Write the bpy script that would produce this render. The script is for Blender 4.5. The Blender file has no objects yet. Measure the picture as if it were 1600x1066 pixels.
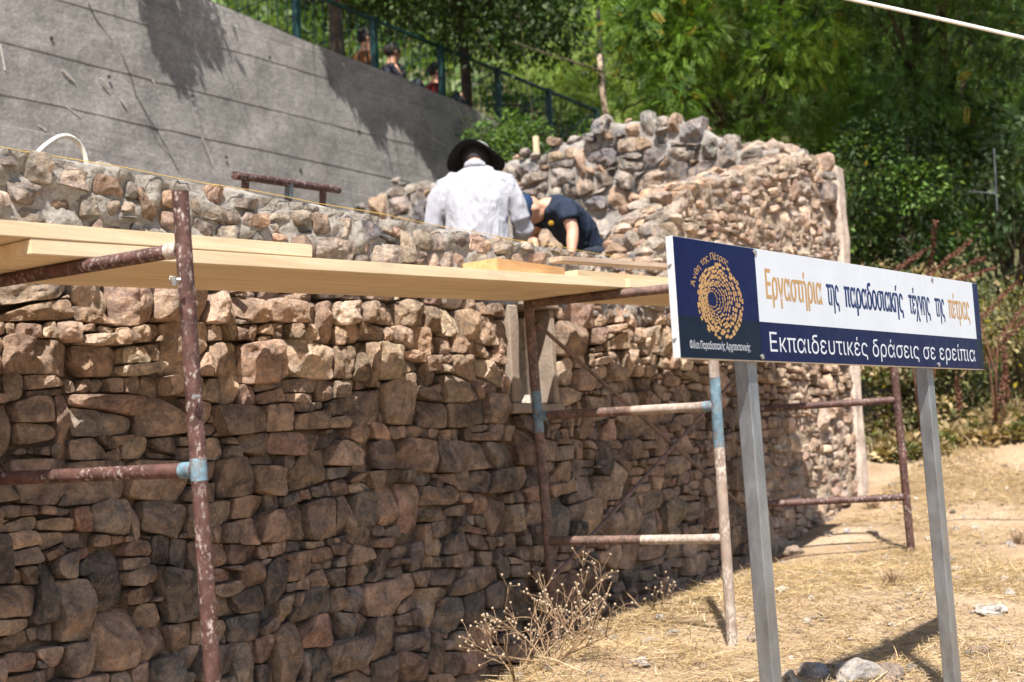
import bpy, bmesh, math, random
import numpy as np
from mathutils import Vector, Matrix

# ------------------------------------------------------------------ camera, sky, sun, exposure
SC = bpy.context.scene
COL = SC.collection
F_PX = 2070.0
AZ, PITCH, ROLL = math.radians(35.4), math.radians(5.25), math.radians(3.2)
CAM = np.array([0.0, 0.0, 1.6])
_f = np.array([math.cos(AZ)*math.cos(PITCH), math.sin(AZ)*math.cos(PITCH), math.sin(PITCH)])
_r = np.array([math.sin(AZ), -math.cos(AZ), 0.0]); _u = np.cross(_r, _f)
CU = math.cos(ROLL)*_u + math.sin(ROLL)*_r
CR = math.cos(ROLL)*_r - math.sin(ROLL)*_u
CF = _f
cam_d = bpy.data.cameras.new('camera'); cam = bpy.data.objects.new('camera', cam_d); COL.objects.link(cam)
cam_d.sensor_width = 36.0; cam_d.lens = F_PX*36/1600; cam_d.clip_start = 0.05; cam_d.clip_end = 2000
cam.matrix_world = Matrix(((CR[0], CU[0], -CF[0], CAM[0]), (CR[1], CU[1], -CF[1], CAM[1]), (CR[2], CU[2], -CF[2], CAM[2]), (0, 0, 0, 1)))
cam_d.dof.use_dof = True; cam_d.dof.focus_distance = 4.7; cam_d.dof.aperture_fstop = 3.2
SC.camera = cam

SUN_DIR = np.array([0.55, 0.36, -1.0]); SUN_DIR /= np.linalg.norm(SUN_DIR)      # the way the light travels
world = bpy.data.worlds.new('World'); SC.world = world; world.use_nodes = True
_n = world.node_tree.nodes; _l = world.node_tree.links
_sky = _n.new('ShaderNodeTexSky'); _sky.sky_type = 'NISHITA'; _sky.sun_disc = False
_sky.sun_elevation = math.asin(-SUN_DIR[2]); _sky.sun_rotation = math.atan2(-SUN_DIR[0], -SUN_DIR[1])
_l.new(_sky.outputs[0], _n['Background'].inputs[0]); _n['Background'].inputs[1].default_value = 0.088
sun_d = bpy.data.lights.new('sun', 'SUN'); sun = bpy.data.objects.new('sun', sun_d); COL.objects.link(sun)
sun_d.energy = 5.0; sun_d.angle = math.radians(0.53); sun_d.color = (1.0, 0.955, 0.88)
sun.rotation_euler = Vector(SUN_DIR).to_track_quat('-Z', 'Y').to_euler(); sun.location = (-5, -5, 12)
SC.view_settings.view_transform = 'Standard'; SC.view_settings.look = 'None'
SC.view_settings.gamma = 1.0; SC.view_settings.use_curve_mapping = False
SC.view_settings.exposure = 1.2
SC.cycles.use_denoising = True
SC.cycles.max_bounces = 6; SC.cycles.diffuse_bounces = 3; SC.cycles.transparent_max_bounces = 8

rng = np.random.default_rng(7)
random.seed(7)

# ------------------------------------------------------------------ helpers
def ray(px, py): return CF + (px-800)/F_PX*CR + (533-py)/F_PX*CU
def aX(px, py, X): d = ray(px, py); return CAM + d*X/d[0]
def aY(px, py, Y): d = ray(px, py); return CAM + d*Y/d[1]
def aD(px, py, D): return CAM + ray(px, py)*D
def px_of(p):
    q = np.asarray(p, float) - CAM; z = q @ CF
    return 800 + F_PX*(q @ CR)/z, 533 - F_PX*(q @ CU)/z, z

def _hash(ix, iy, iz, s):
    h = (ix*374761393 + iy*668265263 + iz*1274126177 + s*974634721) & 0xffffffff
    h = ((h ^ (h >> 13))*1103515245) & 0xffffffff
    return ((h ^ (h >> 16)) & 0xffff)/65535.0
def noise3(p, s=0):
    p = np.asarray(p, float); i = np.floor(p).astype(np.int64); f = p - i; f = f*f*(3-2*f); out = 0
    for dx in (0, 1):
        wx = f[..., 0] if dx else 1-f[..., 0]
        for dy in (0, 1):
            wy = f[..., 1] if dy else 1-f[..., 1]
            for dz in (0, 1):
                wz = f[..., 2] if dz else 1-f[..., 2]
                out = out + wx*wy*wz*_hash(i[..., 0]+dx, i[..., 1]+dy, i[..., 2]+dz, s)
    return out*2-1
def fbm(p, o=3, s=0):
    a, t = 1.0, 0
    for k in range(o): t = t + a*noise3(np.asarray(p)*(2**k), s+k*17); a *= .5
    return t

def tag(o, label=None, cat=None, group=None, kind=None):
    if label: o['label'] = label
    if cat: o['category'] = cat
    if group: o['group'] = group
    if kind: o['kind'] = kind
    return o
def thing(name, loc, label, cat, group=None):
    o = bpy.data.objects.new(name, None); COL.objects.link(o); o.location = tuple(float(c) for c in loc); o.empty_display_size = .1
    return tag(o, label, cat, group)
def origin_of(parent):
    t = np.zeros(3)
    while parent is not None: t = t + np.array(parent.location); parent = parent.parent
    return t
def mesh_obj(name, V, Fc, mat, parent=None, loc=None, smooth=None, col=None):
    """V in world space; stored about loc (or the parent's place)"""
    V = np.asarray(V, float); base = origin_of(parent)
    o0 = base if loc is None else np.asarray(loc, float)
    me = bpy.data.meshes.new(name)
    if isinstance(Fc, np.ndarray):
        n, k = Fc.shape
        me.vertices.add(len(V)); me.vertices.foreach_set('co', (V-o0).astype(np.float32).ravel())
        me.loops.add(n*k); me.loops.foreach_set('vertex_index', Fc.astype(np.int32).ravel())
        me.polygons.add(n); me.polygons.foreach_set('loop_start', np.arange(0, n*k, k, dtype=np.int32))
        me.update(calc_edges=True)
    else:
        me.from_pydata([tuple(v) for v in (V-o0)], [], [tuple(f) for f in Fc]); me.update()
    if col is not None:
        a = me.color_attributes.new('Col', 'FLOAT_COLOR', 'POINT')
        c = np.ones((len(V), 4), np.float32); c[:, :3] = col; a.data.foreach_set('color', c.ravel())
    if smooth is not None:
        me.polygons.foreach_set('use_smooth', np.ones(len(me.polygons), bool))
        if smooth < 3: me.set_sharp_from_angle(angle=smooth)
    if mat is not None: me.materials.append(mat)
    o = bpy.data.objects.new(name, me); COL.objects.link(o)
    o.location = tuple(o0 - base)
    if parent is not None: o.parent = parent
    return o

class MB:
    """collects shapes in world space"""
    def __init__(s): s.V = []; s.F = []; s.n = 0
    def add(s, V, Fc):
        V = np.asarray(V, float); s.V.append(V); s.F += [tuple(int(i)+s.n for i in f) for f in Fc]; s.n += len(V); return s
    def box(s, lo, hi, rot=None, c=None):
        lo = np.array(lo, float); hi = np.array(hi, float)
        V = np.array([[(lo, hi)[i][0], (lo, hi)[j][1], (lo, hi)[k][2]] for i in (0, 1) for j in (0, 1) for k in (0, 1)])
        return s.add(V, [(0, 1, 3, 2), (4, 6, 7, 5), (0, 4, 5, 1), (2, 3, 7, 6), (0, 2, 6, 4), (1, 5, 7, 3)])
    def beam(s, a, b, w, h, up=(0, 0, 1), ends=None):
        """box from a to b, w sideways, h along up"""
        a = np.array(a, float); b = np.array(b, float); d = (b-a)/np.linalg.norm(b-a)
        sd = np.cross(d, up); sd /= np.linalg.norm(sd); u = np.cross(sd, d)
        V = [p + i*sd*w/2 + j*u*h/2 for p in (a, b) for i, j in ((-1, -1), (1, -1), (1, 1), (-1, 1))]
        return s.add(V, [(3, 2, 1, 0), (4, 5, 6, 7), (0, 1, 5, 4), (1, 2, 6, 5), (2, 3, 7, 6), (3, 0, 4, 7)])
    def tube(s, pts, rad, n=14, cap=True, squash=None):
        pts = [np.array(p, float) for p in pts]; m = len(pts)
        rad = [rad]*m if np.isscalar(rad) else list(rad)
        T = [(pts[min(i+1, m-1)]-pts[max(i-1, 0)]) for i in range(m)]; T = [t/np.linalg.norm(t) for t in T]
        ref = np.array([0, 0, 1.]) if abs(T[0][2]) < .9 else np.array([1., 0, 0])
        V = []
        for i in range(m):
            a = np.cross(T[i], ref); a /= np.linalg.norm(a); b = np.cross(a, T[i]); 
            q = 1.0 if squash is None else squash[i]
            for k in range(n):
                t = 2*math.pi*k/n; V.append(pts[i] + rad[i]*(math.cos(t)*a*q + math.sin(t)*b/q))
        Fc = [(i*n+k, i*n+(k+1) % n, (i+1)*n+(k+1) % n, (i+1)*n+k) for i in range(m-1) for k in range(n)]
        if cap: Fc += [tuple(range(n-1, -1, -1)), tuple((m-1)*n+k for k in range(n))]
        return s.add(V, Fc)
    def build(s, name, mat, parent=None, smooth=None, loc=None, col=None):
        return mesh_obj(name, np.concatenate(s.V), s.F, mat, parent, loc, smooth, col)
SM = math.radians(40)

def bevelled(o, w=.003, seg=2):
    bm = bmesh.new(); bm.from_mesh(o.data)
    bmesh.ops.bevel(bm, geom=list(bm.edges), offset=w, segments=seg, affect='EDGES', profile=.6)
    bm.to_mesh(o.data); bm.free(); return o
def roughen(o, amp, scale, cuts=0, seed=0):
    bm = bmesh.new(); bm.from_mesh(o.data)
    if cuts: bmesh.ops.subdivide_edges(bm, edges=list(bm.edges), cuts=cuts, use_grid_fill=True)
    bm.normal_update()
    P = np.array([v.co[:] for v in bm.verts]); N = np.array([v.normal[:] for v in bm.verts])
    d = fbm(P*scale+seed*3.1, 3, seed)*amp
    for v, q in zip(bm.verts, P+N*d[:, None]): v.co = q
    bm.to_mesh(o.data); bm.free(); return o

# ------------------------------------------------------------------ materials
class Mat:
    def __init__(s, name, rough=.9, spec=.3, metal=0.0):
        s.m = bpy.data.materials.new(name); s.m.use_nodes = True; s.t = s.m.node_tree; s.N = s.t.nodes; s.L = s.t.links
        s.b = s.N['Principled BSDF']; s.b.inputs['Roughness'].default_value = rough
        s.b.inputs['Specular IOR Level'].default_value = spec; s.b.inputs['Metallic'].default_value = metal
        s.tc = None
    def coords(s, scale=(1, 1, 1), kind='Object'):
        if s.tc is None: s.tc = s.N.new('ShaderNodeTexCoord')
        mp = s.N.new('ShaderNodeMapping'); mp.inputs['Scale'].default_value = scale
        s.L.new(s.tc.outputs[kind], mp.inputs[0]); return mp.outputs[0]
    def geo(s, scale=(1, 1, 1)):
        g = s.N.new('ShaderNodeNewGeometry'); mp = s.N.new('ShaderNodeMapping'); mp.inputs['Scale'].default_value = scale
        s.L.new(g.outputs['Position'], mp.inputs[0]); return mp.outputs[0]
    def noise(s, scale, detail=5, rough=.6, vec=None, dist=0):
        n = s.N.new('ShaderNodeTexNoise'); n.inputs['Scale'].default_value = scale; n.inputs['Detail'].default_value = detail
        n.inputs['Roughness'].default_value = rough; n.inputs['Distortion'].default_value = dist
        s.L.new(vec if vec is not None else s.geo(), n.inputs['Vector']); return n.outputs['Fac']
    def ramp(s, fac, stops, interp='LINEAR'):
        r = s.N.new('ShaderNodeValToRGB'); r.color_ramp.interpolation = interp; e = r.color_ramp.elements
        while len(e) < len(stops): e.new(.5)
        for el, (p, c) in zip(e, stops):
            el.position = p; el.color = (c, c, c, 1) if np.isscalar(c) else (*c, 1)
        s.L.new(fac, r.inputs[0]); return r.outputs[0]
    def mix(s, a, b, fac, mode='MIX'):
        m = s.N.new('ShaderNodeMix'); m.data_type = 'RGBA'; m.blend_type = mode
        for inp, v in ((m.inputs[6], a), (m.inputs[7], b), (m.inputs[0], fac)):
            if isinstance(v, (tuple, list)): inp.default_value = (*v, 1)
            elif isinstance(v, (int, float)): inp.default_value = v if inp.type == 'VALUE' else (v, v, v, 1)
            else: s.L.new(v, inp)
        return m.outputs[2]
    def attr(s, name='Col'):
        a = s.N.new('ShaderNodeAttribute'); a.attribute_name = name; return a.outputs['Color']
    def base(s, v):
        if isinstance(v, tuple): s.b.inputs['Base Color'].default_value = (*v, 1)
        else: s.L.new(v, s.b.inputs['Base Color'])
        return s
    def bump(s, h, strength=.5, dist=.01):
        b = s.N.new('ShaderNodeBump'); b.inputs['Strength'].default_value = strength; b.inputs['Distance'].default_value = dist
        s.L.new(h, b.inputs['Height'])
        prev = s.b.inputs['Normal'].links[0].from_socket if s.b.inputs['Normal'].links else None
        if prev is not None: s.L.new(prev, b.inputs['Normal'])
        s.L.new(b.outputs[0], s.b.inputs['Normal']); return s

M = {}
def simple(name, col, rough=.8, spec=.3, metal=0, var=.25, scale=8, bump=0, bscale=60):
    m = Mat(name, rough, spec, metal)
    n = m.noise(scale, 5, .6)
    m.base(m.mix(tuple(c*(1-var) for c in col), tuple(min(1, c*(1+var)) for c in col), m.ramp(n, [(.3, 0.0), (.7, 1.0)])))
    if bump: m.bump(m.noise(bscale, 5, .65), bump, .01)
    M[name] = m.m; return m.m

m = Mat('stone', .95, .15); a = m.attr()
c = m.mix(a, m.ramp(m.noise(9, 6, .65), [(.28, .45), (.5, .95), (.72, 1.5)]), 1.0, 'MULTIPLY')
c = m.mix(c, m.ramp(m.noise(70, 4, .7), [(.3, .55), (.7, 1.35)]), .85, 'MULTIPLY')
pat = m.ramp(m.noise(8.5, 8, .7, dist=1.3), [(.44, 0.0), (.56, 1.0)])
c = m.mix(m.mix(c, (.80, .80, .82), 1.0, 'MULTIPLY'), m.mix(m.mix(c, (1.26, 1.18, 1.11), 1.0, 'MULTIPLY'), (.42, .31, .23), .26), pat)
dust = m.ramp(m.noise(5.5, 6, .7, dist=.6), [(.55, 0.0), (.74, .45)])
c = m.mix(c, (.42, .31, .22), dust)
spk = m.ramp(m.noise(38, 3, .6), [(.66, 0.0), (.74, .45)])
c = m.mix(c, (.50, .46, .40), spk); m.base(c)
m.bump(m.noise(13, 9, .72), .95, .05); m.bump(m.noise(80, 5, .75), .7, .010); M['stone'] = m.m

m = Mat('earth_joint', 1, .1)
m.base(m.mix((.09, .065, .046), (.23, .165, .115), m.ramp(m.noise(14, 6, .7), [(.35, 0.0), (.7, 1.0)]))).bump(m.noise(40, 6, .7), .8, .02); M['earth'] = m.m
m = Mat('lime_mortar', 1, .1)
c = m.mix((.40, .35, .30), (.66, .605, .54), m.ramp(m.noise(12, 7, .7), [(.3, 0.0), (.7, 1.0)]))
# towards the far corner the old mortar is pinker
sx = m.N.new('ShaderNodeSeparateXYZ'); m.L.new(m.geo(), sx.inputs[0])
mr = m.N.new('ShaderNodeMapRange'); m.L.new(sx.outputs[0], mr.inputs[0]); mr.inputs[1].default_value = 6.3; mr.inputs[2].default_value = 7.6
c = m.mix(c, m.mix(c, (1.0, .85, .72), 1.0, 'MULTIPLY'), mr.outputs[0])
c = m.mix(c, m.ramp(m.noise(55, 5, .75), [(.30, .45), (.48, 1.0), (.75, 1.18)]), 1.0, 'MULTIPLY')
m.base(c).bump(m.noise(34, 9, .8), 1.0, .07).bump(m.noise(110, 4, .75), .8, .014); M['mortar'] = m.m
m = Mat('grey_mortar', 1, .1)
m.base(m.mix((.25, .222, .20), (.47, .43, .39), m.ramp(m.noise(9, 7, .7), [(.3, 0.0), (.7, 1.0)]))).bump(m.noise(24, 8, .75), .9, .05); M['mortar_old'] = m.m

m = Mat('board_marked_concrete', .95, .15)
v = m.coords((.22, 1, 4.5)); n1 = m.noise(2.4, 7, .68, v); n2 = m.noise(1.1, 6, .7)
c = m.mix((.20, .187, .176), (.24, .225, .212), m.ramp(n1, [(.3, 0.0), (.7, 1.0)]))
c = m.mix(c, m.ramp(n2, [(.3, .70), (.7, 1.22)]), 1.0, 'MULTIPLY')
c = m.mix(c, m.ramp(m.noise(6.5, 8, .78), [(.28, .66), (.72, 1.3)]), 1.0, 'MULTIPLY')
c = m.mix(c, m.ramp(m.noise(38, 5, .8), [(.3, .62), (.7, 1.32)]), 1.0, 'MULTIPLY')
st = m.ramp(m.noise(3.2, 5, .6, m.coords((2.2, 1, .45))), [(.60, 0.0), (.78, .5)])
c = m.mix(c, (.09, .082, .078), st)
c = m.mix(c, (.5, .48, .46), m.ramp(m.noise(30, 2, .5), [(.73, 0.0), (.77, .8)]))
c = m.mix(c, (.30, .19, .12), m.ramp(m.noise(.8, 5, .65), [(.64, 0.0), (.80, .5)]))
m.base(c).bump(n1, .25, .02).bump(m.noise(7, 6, .7), .4, .03).bump(m.noise(60, 4, .7), .45, .01); M['concrete'] = m.m

def wood(name, a, b, knot=True):
    m = Mat(name, .62, .3)
    v = m.coords((1.1, 26, 26)); n = m.noise(1.6, 5, .6, v, .6)
    c = m.mix(a, b, m.ramp(n, [(.32, 0.0), (.68, 1.0)]))
    c = m.mix(c, m.ramp(m.noise(2.2, 3, .5, m.coords((.7, 3, 3))), [(.3, .88), (.7, 1.08)]), 1.0, 'MULTIPLY')
    if knot:
        vo = m.N.new('ShaderNodeTexVoronoi'); vo.inputs['Scale'].default_value = 2.6; vo.inputs['Randomness'].default_value = 1
        m.L.new(m.coords((.9, 3.0, 3.0)), vo.inputs['Vector'])
        c = m.mix(c, (.30, .16, .07), m.ramp(vo.outputs['Distance'], [(.025, .8), (.07, 0.0)]))
    c = m.mix(c, (.36, .31, .26), m.ramp(m.noise(5, 6, .72), [(.56, 0.0), (.74, .6)]))
    c = m.mix(c, (.52, .49, .45), m.ramp(m.noise(34, 5, .7), [(.70, 0.0), (.74, .8)]))
    m.base(c).bump(n, .2, .005); M[name] = m.m
wood('pine', (.56, .42, .255), (.65, .525, .355))
wood('old_pine', (.48, .26, .11), (.62, .38, .18))
wood('grey_stick', (.34, .24, .17), (.5, .38, .28), False)

def tube_mat(name, col, splash, amount, col2):
    m = Mat(name, .62, .35)
    c = m.mix(col, col2, m.ramp(m.noise(22, 5, .65), [(.4, 0.0), (.65, 1.0)]))
    sp = m.ramp(m.noise(75, 5, .75, m.geo((1, 1, .6))), [(amount-.045, 0.0), (amount+.02, 1.0)])
    sp = m.mix(sp, m.ramp(m.noise(7, 4, .6), [(.40, .08), (.60, 1.0)]), 1.0, 'MULTIPLY')
    c = m.mix(c, m.ramp(m.noise(11, 6, .7), [(.3, .6), (.7, 1.3)]), 1.0, 'MULTIPLY')
    m.base(m.mix(c, splash, sp)).bump(m.noise(70, 4, .6), .35, .004); M[name] = m.m
tube_mat('red_tube', (.060, .027, .022), (.34, .285, .26), .585, (.10, .047, .039))
tube_mat('dark_tube', (.10, .065, .052), (.30, .23, .19), .60, (.17, .10, .08))
tube_mat('dusty_tube', (.33, .26, .215), (.50, .44, .385), .52, (.22, .155, .125))
tube_mat('blue_tube', (.10, .185, .245), (.15, .09, .07), .52, (.17, .25, .29))
m = Mat('galvanised', .42, .5, .85)
m.base(m.mix((.21, .225, .24), (.36, .38, .40), m.ramp(m.noise(18, 5, .7, m.geo((1, 1, .35))), [(.3, 0.0), (.7, 1.0)])))
m.L.new(m.ramp(m.noise(9, 4), [(.3, .34), (.7, .58)]), m.b.inputs['Roughness']); M['galv'] = m.m
def sign_mat(name, col, rough=.28):
    m = Mat(name, rough, .16)
    c = m.mix(tuple(x*.93 for x in col), col, m.ramp(m.noise(5, 5, .7), [(.35, 0.0), (.6, 1.0)]))
    m.base(c); m.L.new(m.ramp(m.noise(26, 5, .7), [(.3, rough*.8), (.7, rough*1.5)]), m.b.inputs['Roughness']); M[name] = m.m
sign_mat('sign_navy', (.001, .0026, .036)); sign_mat('sign_teal', (.0012, .0045, .015)); sign_mat('sign_white', (.44, .47, .515), .4)
sign_mat('sign_gold', (.34, .205, .085), .4); sign_mat('sign_ink', (.008, .02, .085), .35)
simple('white_metal', (.48, .49, .51), .4, .4, 0, .06, 12)
simple('bolt_metal', (.35, .34, .33), .45, .5, .7, .3, 90)
simple('plastic_hose', (.62, .58, .49), .5, .4, 0, .12, 20)
simple('yellow_cord', (.50, .33, .08), .7)
simple('white_cable', (.70, .68, .64), .6)
simple('green_paint', (.004, .030, .027), .45, .4, 0, .3, 15)
simple('dark_iron', (.035, .028, .028), .6, .4, 0, .3, 20)
simple('bark', (.085, .062, .048), .95, .1, 0, .4, 9, .8, 30)
simple('twig', (.22, .155, .10), .9, .1, 0, .3, 30)
simple('dry_stem', (.24, .16, .098), .9, .1, 0, .25, 30)
simple('dry_bud', (.31, .24, .17), .9, .1, 0, .2, 60)
simple('dock_seed', (.15, .072, .050), .95, .05, 0, .4, 40)
simple('skin', (.50, .27, .18), .55, .4, 0, .12, 14, .1, 200)
simple('skin_dark', (.30, .15, .09), .6, .4, 0, .12, 14)
simple('hair', (.018, .014, .012), .7, .3, 0, .4, 120, .4, 150)
simple('hat_cloth', (.20, .215, .20), .9, .1, 0, .08, 40, .3, 300)
simple('hat_brim', (.014, .014, .016), .9, .1, 0, .2, 40)
simple('cap_blue', (.016, .034, .075), .9, .1, 0, .2, 40)
simple('trousers', (.03, .034, .045), .95, .1, 0, .3, 20, .4, 60)
simple('red_shirt', (.15, .018, .018), .9, .1, 0, .2, 20)
simple('orange_shirt', (.16, .068, .032), .9, .1, 0, .2, 20)
simple('dark_shirt', (.03, .026, .028), .9, .1, 0, .2, 20)
simple('badge_yellow', (.26, .15, .015), .8, .2, 0, .1, 30)
m = Mat('white_cotton', .9, .15); m.base(m.mix((.29, .29, .325), (.37, .37, .405), m.ramp(m.noise(14, 4), [(.3, 0.0), (.7, 1.0)]))).bump(m.noise(7, 5, .6, m.coords((1, 1, .4)), 1.6), .6, .05); M['shirt'] = m.m
m = Mat('navy_cotton', .9, .15); m.base(m.mix((.012, .018, .032), (.024, .033, .055), m.ramp(m.noise(14, 4), [(.3, 0.0), (.7, 1.0)]))).bump(m.noise(10, 4, .55, None, 1.0), .3, .03); M['tshirt'] = m.m
def leaf_mat(name, trans=.35):
    m = Mat(name, .55, .3); c = m.attr(); m.base(c)
    tr = m.N.new('ShaderNodeBsdfTranslucent'); m.L.new(m.mix(c, (1.0, 1.15, .45), 1.0, 'MULTIPLY'), tr.inputs[0])
    mx = m.N.new('ShaderNodeMixShader'); mx.inputs[0].default_value = trans
    m.L.new(m.b.outputs[0], mx.inputs[1]); m.L.new(tr.outputs[0], mx.inputs[2]); m.L.new(mx.outputs[0], m.N['Material Output'].inputs[0]); M[name] = m.m
leaf_mat('leaf'); leaf_mat('straw', .2)
m = Mat('dry_ground', 1, .05)
c = m.mix((.25, .17, .105), (.42, .305, .195), m.ramp(m.noise(2.2, 7, .68), [(.3, 0.0), (.7, 1.0)]))
c = m.mix(c, (.43, .33, .245), m.ramp(m.noise(1.1, 5, .6), [(.5, 0.0), (.7, .7)]))
c = m.mix(c, m.ramp(m.noise(60, 4, .75), [(.3, .6), (.7, 1.25)]), 1.0, 'MULTIPLY')
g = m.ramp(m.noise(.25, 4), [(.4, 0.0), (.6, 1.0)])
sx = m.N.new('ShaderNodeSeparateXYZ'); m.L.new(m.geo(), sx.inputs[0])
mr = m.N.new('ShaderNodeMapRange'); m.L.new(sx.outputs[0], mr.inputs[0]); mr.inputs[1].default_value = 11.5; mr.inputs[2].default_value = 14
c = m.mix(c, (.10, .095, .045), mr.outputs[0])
m.base(c).bump(m.noise(8, 8, .7), .6, .05).bump(m.noise(90, 4, .7), .6, .01); M['ground'] = m.m
simple('terrace_soil', (.17, .135, .09), 1, .05, 0, .3, 3, .5, 20)

# ------------------------------------------------------------------ terrain
CP = np.array([(0, 0, 0), (-3, -3, -.1), (3, -3, .15), (2, 2, .25), (1, 3.6, .2), (2, 3.7, .3), (3.5, 3.7, .42), (4.7, 3.75, .52), (6.4, 3.78, .74), (7.8, 3.78, .84),
    (8.5, 3.78, .94), (9.85, 3.75, 1.21), (4.65, 3.2, .79), (4.23, 3.15, .70), (3.4, 3.1, .45), (5.41, 2.74, .735), (5.8, 3.35, .83), (6.9, 3.2, .88), (8.05, 2.82, .91),
    (5.0, 1.9, .66), (5.4, 1.2, .60), (3.75, 1.78, .48), (4.9, 1.5, .58), (12.1, 3.6, 1.74), (12.5, 2.5, 1.72), (11, 0, 1.05), (8, 0, .78), (12, -4, 1.0), (9.5, 2, 1.0), (15, 3, 2.0), (15, -4, 1.3)], float)
def _tp(d): return np.where(d > 1e-9, d*d*np.log(np.maximum(d, 1e-9)), 0)
_D = np.linalg.norm(CP[:, None, :2]-CP[None, :, :2], axis=2); _nn = len(CP)
_A = np.zeros((_nn+3, _nn+3)); _A[:_nn, :_nn] = _tp(_D) + np.eye(_nn)*.01
_A[:_nn, _nn] = 1; _A[:_nn, _nn+1:] = CP[:, :2]; _A[_nn:, :_nn] = _A[:_nn, _nn:].T
_W = np.linalg.solve(_A, np.concatenate([CP[:, 2], np.zeros(3)]))
def sstep(a, b, x): t = np.clip((x-a)/(b-a), 0, 1); return t*t*(3-2*t)
def ground_z(X, Y):
    X = np.asarray(X, float); Y = np.asarray(Y, float)
    x = np.clip(X, -4, 16); y = np.clip(Y, -5, 4.0)
    d = np.sqrt((x[..., None]-CP[:, 0])**2 + (y[..., None]-CP[:, 1])**2)
    z = _tp(d) @ _W[:_nn] + _W[_nn] + _W[_nn+1]*x + _W[_nn+2]*y
    z = z + fbm(np.stack([X*1.7, Y*1.7, X*0], -1), 3, 5)*.025*np.exp(-np.maximum(0, np.hypot(X-7, Y-1)-8)/4)
    inside = sstep(3.95, 4.2, Y)*sstep(9.95, 9.7, X)                  # the floor behind the wall
    z = z*(1-inside) + 2.05*inside
    bank = sstep(3.9, 9.3, Y)*sstep(12.6, 15.0, X)
    z = z*(1-bank) + 5.6*bank
    ter = sstep(9.08, 9.22, Y)*sstep(13.2, 12.2, X); z = z*(1-ter) + 5.68*ter
    hill = .5*np.maximum(0, X*.55+Y*.85-19)
    return z + np.minimum(hill, 60)
def axis(lo, hi, step, far):
    c = list(np.arange(lo, hi+1e-6, step)); s = step
    while c[-1] < far: s *= 1.35; c.append(c[-1]+s)
    s = step; f = c[0]; pre = []
    while f > -far: s *= 1.35; f -= s; pre.append(f)
    return np.array(pre[::-1]+c)
gx = axis(2, 13, .07, 400); gy = axis(-1.5, 4.4, .07, 400)
gy = np.unique(np.concatenate([gy, np.linspace(4.4, 9.0, 24), [9.08, 9.12, 9.17, 9.22], np.linspace(9.4, 30, 40)])); gx = np.unique(np.concatenate([gx, np.linspace(13, 30, 30)]))
GX, GY = np.meshgrid(gx, gy, indexing='ij'); GZ = ground_z(GX, GY)
V = np.stack([GX, GY, GZ], -1).reshape(-1, 3); nx, ny = len(gx), len(gy)
I = (np.arange(nx-1)[:, None]*ny + np.arange(ny-1)[None, :]).ravel()
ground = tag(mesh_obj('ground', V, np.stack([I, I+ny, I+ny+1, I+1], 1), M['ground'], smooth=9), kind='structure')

# ------------------------------------------------------------------ rubble masonry
def clip(poly, p, n):
    """keep (q-p).n <= 0"""
    d = (poly-p) @ n; out = []
    k = len(poly)
    for i in range(k):
        j = (i+1) % k
        if d[i] <= 0: out.append(poly[i])
        if (d[i] < 0) != (d[j] < 0):
            t = d[i]/(d[i]-d[j]); out.append(poly[i]+t*(poly[j]-poly[i]))
    return np.array(out)
def hull(pts):
    pts = sorted(map(tuple, pts)); lo = []; up = []
    cr = lambda o, a, b: (a[0]-o[0])*(b[1]-o[1])-(a[1]-o[1])*(b[0]-o[0])
    for p in pts:
        while len(lo) > 1 and cr(lo[-2], lo[-1], p) <= 0: lo.pop()
        lo.append(p)
    for p in reversed(pts):
        while len(up) > 1 and cr(up[-2], up[-1], p) <= 0: up.pop()
        up.append(p)
    return np.array(lo[:-1]+up[:-1])
def inset(poly, g):
    out = poly; k = len(poly)
    for i in range(k):
        a, b = poly[i], poly[(i+1) % k]; e = b-a; L_ = np.linalg.norm(e)
        if L_ < 1e-6: continue
        n = np.array([e[1], -e[0]])/L_; out = clip(out, a-n*g, n)
        if len(out) < 3: return None
    return out
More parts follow.
